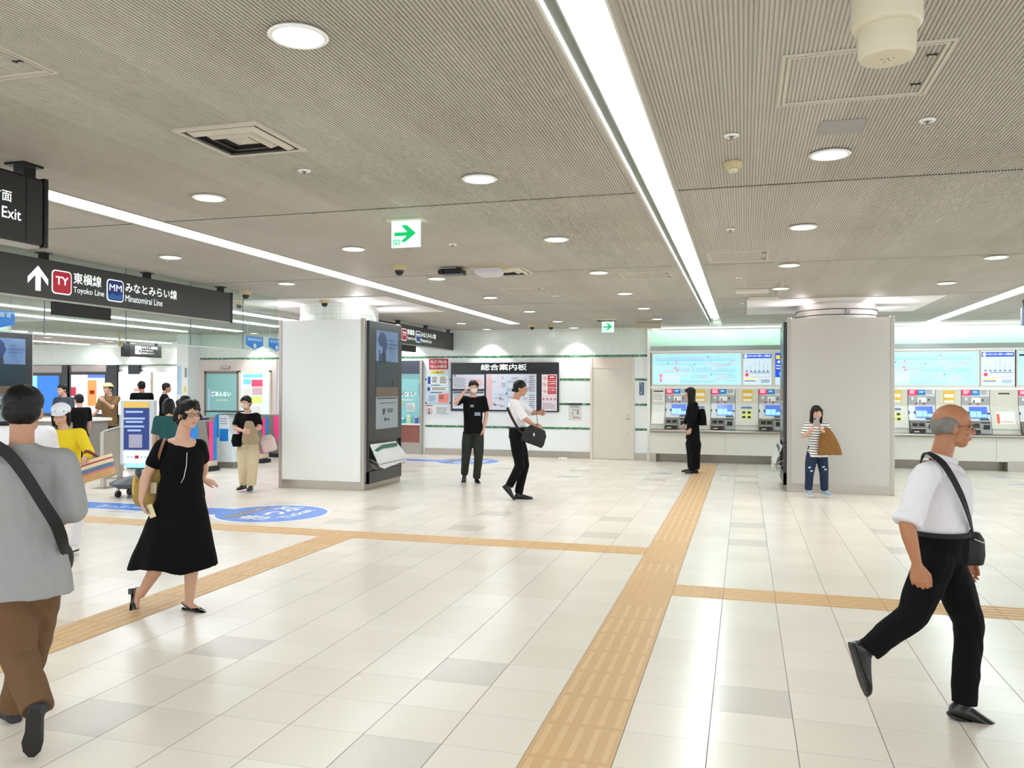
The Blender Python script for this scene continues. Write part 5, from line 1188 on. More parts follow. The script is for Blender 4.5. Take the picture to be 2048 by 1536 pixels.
def head_frame(f, up=EZ):
    f = f.normalized(); up = (up - f * up.dot(f)).normalized(); r = f.cross(up); return f, up, r
def head(B, c, f, u, r, s=1.0):
    """c: middle of the head (eye level)"""
    B.ell(c + u * .028 * s - f * .008 * s, f, u, r, .074 * s, .094 * s, .086 * s)
    B.ell(c + f * .03 * s - u * .035 * s, f, u, r, .058 * s, .058 * s, .07 * s)
    B.ell(c + f * .045 * s - u * .085 * s, f, u, r, .03 * s, .032 * s, .026 * s)
    B.cap(c + f * .02 * s - u * .07 * s + r * .035 * s, c + f * .05 * s - u * .088 * s, .022 * s, .02 * s); B.cap(c + f * .02 * s - u * .07 * s - r * .035 * s, c + f * .05 * s - u * .088 * s, .022 * s, .02 * s)
    B.cap(c + f * .078 * s + u * .006 * s, c + f * .1 * s - u * .03 * s, .009 * s, .013 * s)
    for k in (-1, 1):
        B.ell(c + r * (.010 * k * s) + f * .088 * s - u * .034 * s, f, u, r, .008 * s, .010 * s, .007 * s)
        B.ell(c + r * (.074 * k * s) - f * .008 * s - u * .012 * s, (f + r * k * .5).normalized(), u, (r - f * k * .5).normalized(), .008 * s, .02 * s, .03 * s)
        B.cap(c + r * (.018 * k * s) + f * .083 * s + u * .02 * s, c + r * (.048 * k * s) + f * .07 * s + u * .02 * s, .009 * s, .008 * s)
        B.ell(c + r * (.045 * k * s) + f * .058 * s - u * .025 * s, f, u, r, .02 * s, .018 * s, .02 * s)
    B.cap(c + f * .083 * s - u * .058 * s - r * .016 * s, c + f * .083 * s - u * .058 * s + r * .016 * s, .007 * s, .007 * s)
    B.cap(c + f * .081 * s - u * .067 * s - r * .013 * s, c + f * .081 * s - u * .067 * s + r * .013 * s, .007 * s, .007 * s)
def face_parts(root, c, f, u, r, s, fine=True):
    for k in (-1, 1):
        e = c + r * (.031 * k * s) + f * .076 * s + u * .002 * s
        b = MB(); b.rings([[e + r * (math.cos(a * PI / 6) * .014 * s * q) + u * (math.sin(a * PI / 6) * .0065 * s * q) + f * (h * s) for a in range(12)] for q, h in ((1, .0), (.9, .006), (.5, .0085))]); w_ = b.build('eye', mat('eye_white', (222, 214, 206), .3), root, True)
        b = MB(); b.rings([[e + r * (math.cos(a * PI / 6) * q * s) + u * (math.sin(a * PI / 6) * q * s) + f * (h * s) for a in range(12)] for q, h in ((.0058, .005), (.0055, .0095), (.003, .0102))]); b.build('iris', mat('eye_dark', (34, 22, 18), .2), w_, True)
        b = MB(); b.tube([c + r * ((.014 + .012 * q) * k * s) + f * ((.089 - .0045 * q - .001 * q * q) * s) + u * ((.0265 - .001 * q * q * .5) * s) for q in range(4)], .0024 * s, 6); b.build('eyebrow', mat('brow_dark', (40, 32, 28), .8), root, True)
    b = MB(); b.tube([c + r * ((-.02 + .01 * q) * s) + f * ((.0905 - .003 * abs(q - 2)) * s) - u * (.0625 * s) for q in range(5)], .0035 * s, 6); b.build('mouth', mat('lip', (168, 96, 84), .45), root, True)
def glasses(root, c, f, u, r, s, m=None):
    b = MB()
    for k in (-1, 1):
        e = c + r * (.032 * k * s) + f * .094 * s + u * .0 * s
        b.tube([e + r * (math.cos(a * PI / 10) * .023 * s) + u * (math.sin(a * PI / 10) * .017 * s) for a in range(21)], .0016 * s, 6)
        b.tube([e + r * (.023 * k * s) + u * .006 * s, c + r * (.077 * k * s) + f * .07 * s + u * .006 * s, c + r * (.079 * k * s) - f * .005 * s], .0016 * s, 6)
    b.tube([c - r * .009 * s + f * .096 * s + u * .003 * s, c + r * .009 * s + f * .096 * s + u * .003 * s], .0016 * s, 6)
    b.build('glasses', m or M_black, root, True)
def hair(root, c, f, u, r, s, kind, m, vox=.006):
    B = Body()
    if kind == 'bald':
        for k in (-1, 1): B.ell(c + r * (.058 * k * s) - f * .03 * s + u * .005 * s, f, u, r, .026 * s, .055 * s, .048 * s)
        B.ell(c - f * .072 * s + u * .0 * s, f, u, r, .06 * s, .034 * s, .055 * s)
        return B.build('hair', m, root, vox, 3, .002, 40)
    B.ell(c + u * .042 * s - f * .014 * s, f, u, r, .083 * s, .098 * s, .084 * s)
    B.ell(c + u * .0 * s - f * .045 * s, f, u, r, .078 * s, .062 * s, .075 * s)
    for k in (-1, 1): B.cap(c + r * (.072 * k * s) + u * .05 * s + f * .03 * s, c + r * (.077 * k * s) + u * .01 * s + f * .012 * s, .016 * s, .01 * s)
    if kind == 'fringe' or kind == 'long' or kind == 'bob':
        B.cap(c + f * .07 * s + u * .07 * s - r * .04 * s, c + f * .082 * s + u * .04 * s - r * .045 * s, .018 * s, .012 * s); B.cap(c + f * .07 * s + u * .075 * s + r * .03 * s, c + f * .084 * s + u * .042 * s + r * .03 * s, .02 * s, .012 * s)
    if kind == 'wavy':
        random.seed(3)
        for k in range(60):
            a = random.random() * 2 * PI; h = random.random(); ra = .092 * s
            p = c + r * (math.cos(a) * ra * (1.02 - .3 * h)) + f * ((math.sin(a) * .095 * (1 - .3 * h) - .02) * s) + u * ((-.045 + .14 * h) * s)
            if (p - c).dot(f) > .05 * s and (p - c).dot(u) < .055 * s: continue
            B.ell(p, f, u, r, .026 * s, .026 * s, .026 * s)
        B.ell(c + u * .125 * s - f * .05 * s, f, u, r, .04 * s, .04 * s, .028 * s)
        B.ell(c - u * .06 * s - f * .06 * s, f, u, r, .07 * s, .045 * s, .05 * s)
    if kind in ('long', 'bob'):
        L = .30 if kind == 'long' else .13
        B.loft([(c - f * .035 * s + u * .03 * s, r, f, .084 * s, .07 * s), (c - f * .04 * s - u * .08 * s, r, f, .088 * s, .06 * s), (c - f * .05 * s - u * (L * .7) * s, r, f, .088 * s, .045 * s), (c - f * .05 * s - u * L * s, r, f, .07 * s, .03 * s)])
        for k in (-1, 1): B.cap(c + r * (.076 * k * s) + u * .02 * s + f * .015 * s, c + r * (.075 * k * s) - u * (L * .75) * s, .02 * s, .018 * s)
    return B.build('hair', m, root, vox, 3, .0035 if kind in ('wavy', 'long') else .002, 30)
def shoe(root, an, fd, up, s, m, msole, kind='shoe', vox=.006):
    """an: ankle joint; fd: unit heel-to-toe direction; up: sole normal"""
    fd = fd.normalized(); up = (up - fd * up.dot(fd)).normalized(); r = fd.cross(up); h = .078 * s; o = an - up * h
    B = Body(); P = lambda a, b_, c_: o + fd * (a * s) + up * (b_ * s) + r * (c_ * s)
    hi = .05 if kind in ('pump',) else .0
    B.loft([(P(-.055, .03, 0), r, up, .012 * s, .012 * s), (P(-.05, .035, 0), r, up, .028 * s, .03 * s), (P(-.02, .04, 0), r, up, .034 * s, .038 * s), (P(.03, .042, 0), r, up, .034 * s, .04 * s), (P(.08, .034, 0), r, up, .038 * s, .030 * s), (P(.13, .026, 0), r, up, .043 * s, .023 * s), (P(.17, .022, 0), r, up, .037 * s, .018 * s), (P(.2, .017, 0), r, up, .018 * s, .011 * s)] if kind != 'pump' else
           [(P(.06, .024, 0), r, up, .03 * s, .02 * s), (P(.1, .024, 0), r, up, .04 * s, .022 * s), (P(.14, .02, 0), r, up, .038 * s, .018 * s), (P(.185, .014, 0), r, up, .018 * s, .01 * s)])
    if kind == 'shoe': B.cap(P(-.012, .06, 0), P(-.004, .085, 0), .034 * s, .034 * s, 1.0)
    if kind == 'boot': B.cap(P(-.008, .06, 0), P(.0, .15, 0), .04 * s, .042 * s, 1.0)
    if kind == 'pump':
        B.cap(P(-.05, .05, -.03), P(.07, .02, -.036), .005 * s, .007 * s); B.cap(P(-.05, .05, .03), P(.07, .02, .036), .005 * s, .007 * s); B.cap(P(-.055, .05, -.028), P(-.055, .05, .028), .005 * s, .005 * s); B.cap(P(-.03, .008, 0), P(.09, .008, 0), .024 * s, .03 * s, .25)
    u_ = B.build('shoe', m, root, min(vox, .005) if kind == 'pump' else vox, 3)
    b = MB(); poly = [(-.055, -.02), (-.055, .02), (-.03, .032), (.06, .032), (.12, .044), (.17, .036), (.203, .012), (.203, -.012), (.17, -.036), (.12, -.044), (.06, -.032), (-.03, -.032)]
    if kind == 'pump':
        b.prism([P(a, 0, c_) for a, c_ in poly[2:10] if a >= .05] , up * (.006 * s)); b.prism([P(a, -.02, c_) for a, c_ in ((-.055, -.022), (-.055, .022), (-.01, .022), (-.01, -.022))], up * (.035 * s))
    else: b.prism([P(a, 0, c_) for a, c_ in poly], up * (.014 * s))
    b.build('sole', msole, u_, bevel=.002)
    return u_

def stand(X, Y, yaw, h=1.68, step=.0, arms=(0.1, 0.1), lean=0.0, elb=(.25, .25), female=False):
    """joints of a figure at X,Y facing yaw (0 = +X, counter-clockwise), step in metres between the feet"""
    s = h / 1.7; f = Vector((math.cos(yaw), math.sin(yaw), 0)); r = Vector((math.sin(yaw), -math.cos(yaw), 0)); o = Vector((X, Y, 0)); J = {}
    sw = .165 if female else .19
    J['f'] = f; J['s'] = s
    P = lambda a, b_, c_: o + f * (a * s) + r * (b_ * s) + EZ * (c_ * s)
    J['head'] = P(.05 + lean * .9, 0, 1.585); J['nb'] = P(lean * .75, 0, 1.43); J['chest'] = P(lean * .6, 0, 1.27); J['waist'] = P(lean * .2, 0, 1.05); J['pel'] = P(0, 0, .92)
    for n, k, st in (('R', 1, step / 2), ('L', -1, -step / 2)):
        J['sh' + n] = P(lean * .75, sw * k, 1.385); am, el = arms[0 if k == 1 else 1], elb[0 if k == 1 else 1]
        J['el' + n] = J['sh' + n] + (f * math.sin(am) - EZ * math.cos(am) + r * k * .12).normalized() * (.285 * s)
        J['wr' + n] = J['el' + n] + (f * math.sin(am + el) - EZ * math.cos(am + el) + r * k * .02).normalized() * (.25 * s)
        J['hip' + n] = P(0, .09 * k, .88)
        back = st < -.02
        an = P(st, .085 * k, .085 + (.09 if st < -.12 else 0))
        J['an' + n] = an; m = (J['hip' + n] + an) / 2; Lg = .80 * s; dd = (J['hip' + n] - an).length; bow = math.sqrt(max(0, (Lg / 2) ** 2 - (dd / 2) ** 2)); J['kn' + n] = m + f * min(bow, .16 * s) + EZ * .01
        J['fd' + n] = (f - EZ * (.9 if st < -.12 else 0)).normalized() if back else f.copy()
    return J

def person(label, J, sk, hairk, hairm, top, bottom, shoes, sleeve='short', vox=.010, face=True, female=False, shirt_hem=None, build_k=1.0, skirt=None, headf=None, hand_curl=.5, mask=None, wr=.004, headup=None, handn=None, hands=None, shoekind='shoe', leg_k=1.0, group=None, dk=1.0, shk=1.0, tuck=False):
    lb = .8 if bottom else 1.0
    s = J['s']; f = J['f']; base = (J['anR'] + J['anL']) / 2; t = thing('person', label, 'person', (base.x, base.y, 0), group)
    hf, hu, hr = head_frame(headf or f, headup or EZ); c = J['head']; hs = s * 1.0
    k = build_k; side = (J['shR'] - J['shL']); side = (side - EZ * side.z).normalized(); fw = EZ.cross(side); 
    # ---- continuous body
    B = Body(); head(B, c, hf, hu, hr, hs)
    B.chain([(c - hu * .05 * s - hf * .025 * s, .052 * s), (J['nb'] + EZ * .01, .054 * s * (0.88 if female else 1)), (J['nb'] - EZ * .05 * s, .07 * s)])
    B.loft([(J['nb'] - EZ * .03 * s, side, fw, .10 * s, .06 * s), (J['chest'], side, fw, .13 * s * k, .085 * s * k), (J['waist'], side, fw, .105 * s * k, .075 * s * k), (J['pel'], side, fw, .13 * s * k, .09 * s * k)])
    for n in 'RL':
        sh, el, wr_ = J['sh' + n], J['el' + n], J['wr' + n]
        B.cap(J['nb'] - EZ * .045 * s, sh, .05 * s, .047 * s)
        B.chain([(sh, .046 * s * k), (lerp(sh, el, .5), .043 * s * k), (el, .035 * s * k), (lerp(el, wr_, .3), .036 * s * k), (wr_, .023 * s)])
        hd = (hands or {}).get(n) or (wr_ - el); hn = (handn or {}).get(n) or (-(side if n == 'R' else -side)); thumbs = 1 if n == 'R' else -1
        hand(B, wr_, hd.normalized(), hn, thumbs, s * (.93 if female else 1.0), hand_curl if not isinstance(hand_curl, dict) else hand_curl[n])
        hp, kn, an = J['hip' + n], J['kn' + n], J['an' + n]
        B.chain([(hp, .075 * s * k * lb), (kn, .048 * s * k * lb), (lerp(kn, an, .3), .052 * s * k * lb), (an + EZ * 0, .034 * s)])
        fd = J['fd' + n].normalized(); fu = J.get('up' + n, EZ if abs(fd.z) < .3 else fd.cross(EZ).cross(fd)); fu = (fu - fd * fu.dot(fd)).normalized()
        B.chain([(an, .034 * s), (an - fu * .03 * s - fd * .02 * s, .030 * s), (an + fd * .1 * s - fu * .05 * s, .022 * s)])
    B.build('body', sk, t, .0042 if vox < .008 else .0072, 5)
    if face and not isinstance(face, str): face_parts(t, c, hf, hu, hr, hs)
    if mask:
        b = Body(); b.ell(c + hf * .062 * s - hu * .045 * s, hf, hu, hr, .056 * s, .045 * s, .045 * s); b.build('face_mask', mask, t, .006, 3)
    if hairk: hair(t, c, hf, hu, hr, hs, hairk, hairm, min(vox, .008))
    # ---- top garment
    hem = shirt_hem if shirt_hem is not None else -.10
    if top:
        B = Body(); cb = J['nb']; ch = .165 * s * k * (.9 if female else 1); dp = .118 * s * k * dk
        B.loft([(cb + EZ * .012 * s, side, fw, .066 * s, .06 * s), (cb - EZ * .03 * s, side, fw, .105 * s, .078 * s), (lerp(cb, J['chest'], .45), side, fw, ch * .98, dp * .9), (J['chest'], side, fw, ch, dp), (J['waist'], side, fw, ch * (.84 if female else .93), dp * .92), (J['pel'] + EZ * (.06 * s if tuck else 0), side, fw, ch * (.80 if tuck else 1.0), dp * (.80 if tuck else 1.04)), (J['pel'] + EZ * ((.0 if tuck else hem) * s), side, fw, ch * (.7 if tuck else 1.14), dp * (.7 if tuck else 1.15))])
        for n in 'RL':
            sh, el, wr_ = J['sh' + n], J['el' + n], J['wr' + n]
            B.cap(cb - EZ * .045 * s, sh, .058 * s * k, .058 * s * k)
            if sleeve == 'short': B.chain([(sh, .060 * s * k), (lerp(sh, el, .4), .060 * s * k), (lerp(sh, el, .78), .064 * s * k)], flat=True)
            elif sleeve == 'elbow': B.chain([(sh, .060 * s * k), (lerp(sh, el, .5), .060 * s * k), (lerp(sh, el, .98), .066 * s * k)], flat=True)
            elif sleeve == 'elbow2': B.chain([(sh, .064 * s * k), (lerp(sh, el, .5), .064 * s * k), (el, .062 * s * k), (lerp(el, wr_, .12), .058 * s * k)], flat=True)
            elif sleeve == 'long': B.chain([(sh, .058 * s * k), (el, .050 * s * k), (lerp(el, wr_, .93), .037 * s * k)], flat=True)
            else: B.cap(sh, lerp(sh, el, .2), .06 * s * k, .055 * s * k)
        B.build('top', top, t, vox, 5, wr, 8)
    if tuck:
        b = MB(); zc = J['pel'] + EZ * .093 * s
        b.rings([[zc + side * (math.cos(a * PI / 20) * .156 * s * k * q) + fw * (math.sin(a * PI / 20) * .115 * s * k * dk * q) + EZ * h for a in range(40)] for q, h in ((1.0, -.012), (1.025, -.011), (1.025, .011), (1.0, .012))], cap=False)
        b.build('belt', mat('belt_black', (5, 5, 5), .7), t, True)
    # ---- trousers
    if bottom:
        tk = 1.13 if tuck else .98; B = Body(); B.loft([(J['pel'] + EZ * .10 * s, side, fw, .135 * s * k * tk, (.112 if tuck else .098) * s * k * dk), (J['pel'] + EZ * .03 * s, side, fw, .147 * s * k, .108 * s * k * dk), (J['pel'] - EZ * .06 * s, side, fw, .155 * s * k, .112 * s * k * (dk + 1) / 2)])
        for n in 'RL':
            hp, kn, an = J['hip' + n], J['kn' + n], J['an' + n]; lk = leg_k * k
            B.chain([(hp, .088 * s * k), (lerp(hp, kn, .45), .083 * s * lk), (kn, .066 * s * lk), (lerp(kn, an, .5), .060 * s * lk), (lerp(kn, an, 1.0), .056 * s * lk)], flat=True)
        B.build('trousers', bottom, t, vox, 5, wr, 10)
    if shoes:
        for n in 'RL':
            fd = J['fd' + n].normalized(); up = EZ if abs(fd.z) < .3 else (fd.cross(EZ).cross(fd) * (1)).normalized()
            shoe(t, J['an' + n], fd, J.get('up' + n, up), s * shk, shoes[0], shoes[1], shoekind, vox)
    return t, (c, hf, hu, hr, hs)
def J_px(D, s, f, **k):
    J = {'s': s, 'f': f.normalized()}
    for n, v in k.items():
        J[n] = at(v[0], v[1], D + (v[2] if len(v) > 2 else 0)) if isinstance(v, tuple) else v
    return J
def cv(r, a, u=0): return (R0 * r + Vector((-sy, cy, 0)) * a + EZ * u)     # right, away from the camera, up
M_hb = mat('hair_black', (9, 8, 8), .5, var=.2, vs=40, spec=.3); M_hg = mat('hair_grey', (120, 116, 110), .7, var=.2, vs=40); M_hbr = mat('hair_brown', (26, 18, 15), .55, var=.2, vs=40, spec=.3)
S1, S2, S3 = skin('light', (206, 160, 136)), skin('warm', (188, 140, 114)), skin('tan', (176, 118, 84))
C_blk = cloth('black', (5, 5, 6)); C_wht = cloth('white', (226, 222, 226)); M_sh = mat('shoe_black', (16, 16, 17), .25); M_shd = mat('shoe_sole_dark', (30, 28, 28), .6); M_shw = mat('shoe_sole_white', (220, 218, 212), .6)
def strap(t, pts, w, th, m, name='strap'):
    """flat band through points (p, outward normal)"""
    q_ = []
    for i in range(len(pts) - 1):
        g = [pts[max(0, i - 1)], pts[i], pts[i + 1], pts[min(len(pts) - 1, i + 2)]]
        for k in range(5):
            u = k / 5; co = (-.5 * u + u * u - .5 * u ** 3, 1 - 2.5 * u * u + 1.5 * u ** 3, .5 * u + 2 * u * u - 1.5 * u ** 3, -.5 * u * u + .5 * u ** 3)
            q_.append((sum((g[m][0] * co[m] for m in range(4)), Vector()), lerp(g[1][1].normalized(), g[2][1].normalized(), u)))
    q_.append(pts[-1]); pts = q_
    b = MB(); rs = []
    for i, (p, n) in enumerate(pts):
        d = (pts[min(i + 1, len(pts) - 1)][0] - pts[max(i - 1, 0)][0]).normalized(); n = n.normalized(); x = d.cross(n).normalized()
        rs.append([p + x * (w / 2) + n * th, p - x * (w / 2) + n * th, p - x * (w / 2) - n * th, p + x * (w / 2) - n * th])
    b.rings(rs); return b.build(name, m, t)

# ---- man in the grey sweater, seen from behind, at the left edge
D = 3.85
J = J_px(D, .99, cv(-.35, .94), head=(47, 822), nb=(44, 893), chest=(42, 965), waist=(48, 1060), pel=(52, 1120), shR=(126, 925, .02), shL=(-42, 925, .02), elR=(146, 1018, .0), elL=(-62, 1035, .05),
         wrR=(112, 1050, .22), wrL=(-50, 1100, .3), hipR=(82, 1136, .02), hipL=(20, 1140, -.02), knR=(66, 1290, .22), anR=(26, 1418, .25), knL=(36, 1305, .02), anL=(76, 1418, -.16))
J['fdR'] = cv(-.75, .66, -.05); J['fdL'] = cv(-.22, .3, -.95); J['upL'] = cv(.25, -.85, -.3) * -1
t, H = person('person seen from behind in a grey sweater and brown trousers with a black crossbody strap', J, S2, None, M_hb, cloth('grey_sweater', (150, 149, 150)), cloth('brown_corduroy', (110, 82, 58)), (mat('shoe_charcoal', (44, 44, 52), .7), M_shd), 'elbow2', .0075, True, shirt_hem=-.16, build_k=1.12, dk=1.12, wr=.008, headf=cv(-.3, .95), shoekind='boot', leg_k=1.12)
c, hf, hu, hr, hs = H
B = Body(); B.ell(c + hu * .045 - hf * .008, hf, hu, hr, .088, .1, .083); B.ell(c - hf * .04 + hu * .0, hf, hu, hr, .083, .068, .07); B.build('hair', M_hb, t, .006, 3, .003, 36)
fn = cv(0, -1)
pts = [(at(-30, 880, D - .02), cv(0, -.6, .8)), (at(14, 906, D - .135), cv(0, -1, .3)), (at(50, 950, D - .17), fn), (at(85, 1005, D - .165), fn), (at(112, 1048, D - .14), cv(.3, -1)), (at(126, 1085, D - .06), cv(.8, -.6)), (at(134, 1110, D + .05), cv(1, 0))]
t2 = thing('crossbody_strap', 'wide black bag strap across the back of the grey sweater', 'bag strap', (t.location.x, t.location.y, 1)); strap(t2, pts, .052, .004, mat('strap_black', (6, 6, 7), .7), 'strap')
B = Body(); p = at(122, 1120, D + .22); B.ell(p, cv(0, 1), EZ, cv(1, 0), .05, .08, .09); B.build('bag', mat('bag_black', (6, 6, 7), .6), t2, .01, 3)

# ---- woman walking in the black dress
D = 6.09
J = J_px(D, .93, cv(.85, -.52), head=(377, 829), nb=(364, 872), chest=(363, 918), waist=(364, 965), pel=(363, 1000), shR=(324, 893, -.05), shL=(398, 893, .08), elR=(292, 952, -.12), elL=(408, 935, .24), wrR=(283, 1000, -.16), wrL=(404, 958, .38),
         hipR=(348, 1025, -.03), hipL=(375, 1022, .04), knR=(322, 1122, .0), anR=(282, 1188, .06), knL=(384, 1118, .0), anL=(379, 1201, .03))
J['fdR'] = cv(.15, -.25, -.95); J['upR'] = cv(.95, -.1, .2); J['fdL'] = cv(.9, -.42, -.12)
t, H = person('person in a knee-length black dress walking with an olive tote and slingback heels', J, S1, 'wavy', M_hb, None, None, (mat('patent_black', (12, 12, 13), .08), M_sh), face=True, female=True, vox=.006, headf=cv(.8, -.62, -.02), shoekind='pump', build_k=1.06, hand_curl={'R': .75, 'L': .3}, hands={'R': cv(.25, .0, -1), 'L': cv(.7, .3, -.25)}, handn={'R': cv(.9, .2, .2), 'L': cv(0, .5, -1)})
c, hf, hu, hr, hs = H; glasses(t, c, hf, hu, hr, hs)
side = (J['shR'] - J['shL']).normalized(); fw = EZ.cross(side).normalized(); s = J['s']; B = Body()
pc = lambda x, y, d=0: at(x, y, D + d)
B.loft([(pc(360, 884, .02), side, fw, .115, .075), (pc(362, 900, .01), side, fw, .155, .10), (pc(363, 925), side, fw, .158, .118), (pc(364, 955), side, fw, .148, .11), (pc(362, 990), side, fw, .175, .14)])
RR, FF = cv(1, 0), cv(0, 1)
B.loft([(pc(363, 975), RR, FF, .155, .13), (pc(360, 1010), RR, FF, .19, .155), (pc(355, 1060), RR, FF, .245, .19), (pc(350, 1105), RR, FF, .30, .22), (pc(349, 1132), RR, FF, .325, .235)], 28)
for n in 'RL': B.cap(pc(361, 893, .02), J['sh' + n], .055, .058); B.chain([(J['sh' + n], .06), (lerp(J['sh' + n], J['el' + n], .55), .058)])
dr_ = B.build('dress', cloth('black_dress', (4, 4, 5), .9), t, .008, 5, .004, 8)
for v in dr_.data.vertices:
    w_ = v.co + worg(t)
    if w_.z < .72:
        k = (.72 - w_.z) / .5; a = math.atan2(w_.y - pc(352, 1100).y, w_.x - pc(352, 1100).x); rad = Vector((math.cos(a), math.sin(a), 0)); v.co += rad * (.016 * k * math.sin(a * 7 + 1)); v.co.z += .022 * k * math.sin(a * 3 + .6)
b = MB(); b.tube([pc(374, 905, -.13), pc(373, 930, -.145), pc(368, 955, -.145), pc(362, 966, -.15)], .0025, 6); b.build('zip_chain', mat('silver', (210, 210, 210), .2, .9), t, True)
tb_ = thing('tote_bag', 'olive tote bag with a pale tag under the arm of the person in black dress', 'bag', tuple(pc(300, 960, -.02)))
B = Body(); m_ol = cloth('olive_canvas', (164, 138, 78)); q = [(pc(316, 918, -.05), .05, .03), (pc(310, 945, -.03), .09, .045), (pc(300, 975, -.0), .125, .06), (pc(296, 1000, .0), .12, .06), (pc(300, 1012, .0), .10, .04)]
B.loft([(p, RR, FF, a, c_) for p, a, c_ in q]); B.build('canvas_body', m_ol, tb_, .008, 4, .007, 12)
strap(tb_, [(pc(315, 925, -.10), cv(-.4, -1)), (pc(320, 905, -.13), cv(-.2, -1)), (pc(327, 884, -.1), cv(0, -.7, .7)), (pc(330, 878, -.03), EZ), (pc(328, 890, .05), cv(0, 1))], .02, .003, mat('strap_brown', (128, 82, 58), .5), 'shoulder_strap')
b = MB(); b.obox(pc(307, 976, -.09), RR, EZ, FF, .022, .04, .002); b.build('pale_tag', mat('tag_pale', (216, 202, 178), .5), tb_)
B = Body(); B.ell(pc(270, 972, -.01), FF, EZ, RR, .02, .03, .09); B.build('yellow_scarf', cloth('yellow_cream', (226, 184, 100)), tb_, .008, 3, .006, 20)
ph = thing('smartphone', 'pale gold smartphone held by the person in the black dress', 'phone', tuple(pc(300, 1020, -.16))); b = MB(); ax = (cv(.35, 0, -.94)).normalized(); ay = cv(.94, 0, .35).normalized(); b.obox(pc(302, 1022, -.17), ax, ay, cv(0, 1), .05, .024, .004); b.build('case', mat('pale_gold', (206, 188, 150), .3, .5), ph, bevel=.003)

# ---- elderly man striding right in a white shirt
D = 4.08
J = J_px(D, .95, cv(1, -.12), head=(1905, 852), nb=(1880, 925), chest=(1880, 985), waist=(1880, 1050), pel=(1878, 1098), shR=(1852, 948, -.17), shL=(1905, 950, .17), elR=(1813, 1050, -.24), elL=(1912, 1040, .22), wrR=(1834, 1128, -.26), wrL=(1930, 1110, .2),
         hipR=(1872, 1120, -.08), hipL=(1892, 1120, .08), knR=(1824, 1232, -.06), anR=(1737, 1300, -.02), knL=(1938, 1245, .1), anL=(1928, 1408, .06))
J['fdR'] = cv(.28, -.05, -.95); J['upR'] = cv(.95, 0, .25); J['fdL'] = cv(.93, -.2, -.28)
J['upL'] = cv(.25, -.05, 1)
t, H = person('bald elderly person striding right in a white short-sleeved shirt and black trousers', J, S3, 'bald', M_hg, cloth('white_shirt', (228, 224, 230)), C_blk, (M_sh, M_shd), 'elbow', .0075, True, tuck=True, build_k=1.05, wr=.008, dk=1.25, shk=1.1, headf=cv(.97, -.25, -.04), hand_curl={'R': .7, 'L': .6}, hands={'R': cv(.12, 0, -1), 'L': cv(.2, .1, -1)}, handn={'R': cv(.5, .85), 'L': cv(0, -1)}, leg_k=1.08)
c, hf, hu, hr, hs = H; glasses(t, c, hf, hu, hr, hs, mat('metal_rim', (120, 100, 80), .3, .8))
B = Body(); nb = J['nb']
for k in range(14):
    a = 2 * PI * k / 14; a2 = 2 * PI * (k + 1) / 14; g = lambda q: nb + R0 * (math.cos(q) * .068) + cv(0, 1) * (math.sin(q) * .062) + EZ * (.022 - .02 * math.cos(q)); B.cap(g(a), g(a2), .016, .016)
B.build('collar', cloth('white_shirt', (228, 224, 230)), t, .006, 2)
t2 = thing('crossbody_bag', 'small black crossbody pouch at the hip of the striding bald person', 'bag', tuple(at(1942, 1098, D)))
strap(t2, [(at(1843, 922, D + .06), cv(-.8, 0, .5)), (at(1850, 907, D - .04), cv(-.4, -.3, .8)), (at(1862, 908, D - .13), cv(0, -.8, .7)), (at(1890, 932, D - .19), cv(.1, -1)), (at(1920, 985, D - .2), cv(.3, -1)), (at(1937, 1030, D - .17), cv(.7, -.8)), (at(1946, 1066, D - .12), cv(.9, -.5))], .03, .003, mat('strap_black', (6, 6, 7), .7))
B = Body(); B.loft([(at(1943, 1064, D - .06), RR, FF, .04, .025), (at(1942, 1080, D - .06), RR, FF, .064, .042), (at(1943, 1110, D - .06), RR, FF, .066, .045), (at(1944, 1130, D - .06), RR, FF, .055, .036)]); B.build('pouch', mat('bag_black', (6, 6, 7), .6), t2, .007, 3, .003, 20)
b = MB(); b.tube([at(1948, 1078, D - .115), at(1962, 1084, D - .112), at(1970, 1086, D - .1)], .004, 6); b.build('clip', mat('silver', (210, 210, 210), .2, .9), t2, True)

# ---- man in black T-shirt rubbing his face
D = 14.1
J = J_px(D, 1.04, cv(.1, -1), head=(947, 775), nb=(946, 796), chest=(946, 815), waist=(946, 843), pel=(947, 862), shR=(927, 798, -.02), shL=(967, 798, .0), elR=(911, 806, -.15), elL=(973, 829, .06), wrR=(927, 786, -.18), wrL=(968, 855, -.02),
         hipR=(936, 868), hipL=(957, 868), knR=(932, 913, -.08), anR=(929, 947, .22), knL=(957, 915, -.1), anL=(953, 957, -.05))
J['fdR'] = cv(-.1, -.35, -.93); J['upR'] = cv(0, -.9, .4) ; J['fdL'] = cv(.25, -.95, 0)
t, H = person('person with a face mask in a black T-shirt walking forward, hand raised to the face', J, S1, 'fringe', M_hb, C_blk, cloth('dark_olive', (44, 48, 42)), (M_sh, M_shw), 'short', .011, True, shirt_hem=-.04, mask=mat('mask_white', (224, 222, 218), .7), headf=cv(.15, -1, 0), leg_k=1.12)
b = MB(); b.obox(at(955, 828, D - .13), RR, EZ, FF, .05, .03, .002); b.obox(at(944, 812, D - .13), RR, EZ, FF, .03, .02, .002); b.build('shirt_print', mat('print_grey', (130, 140, 150), .6), t)
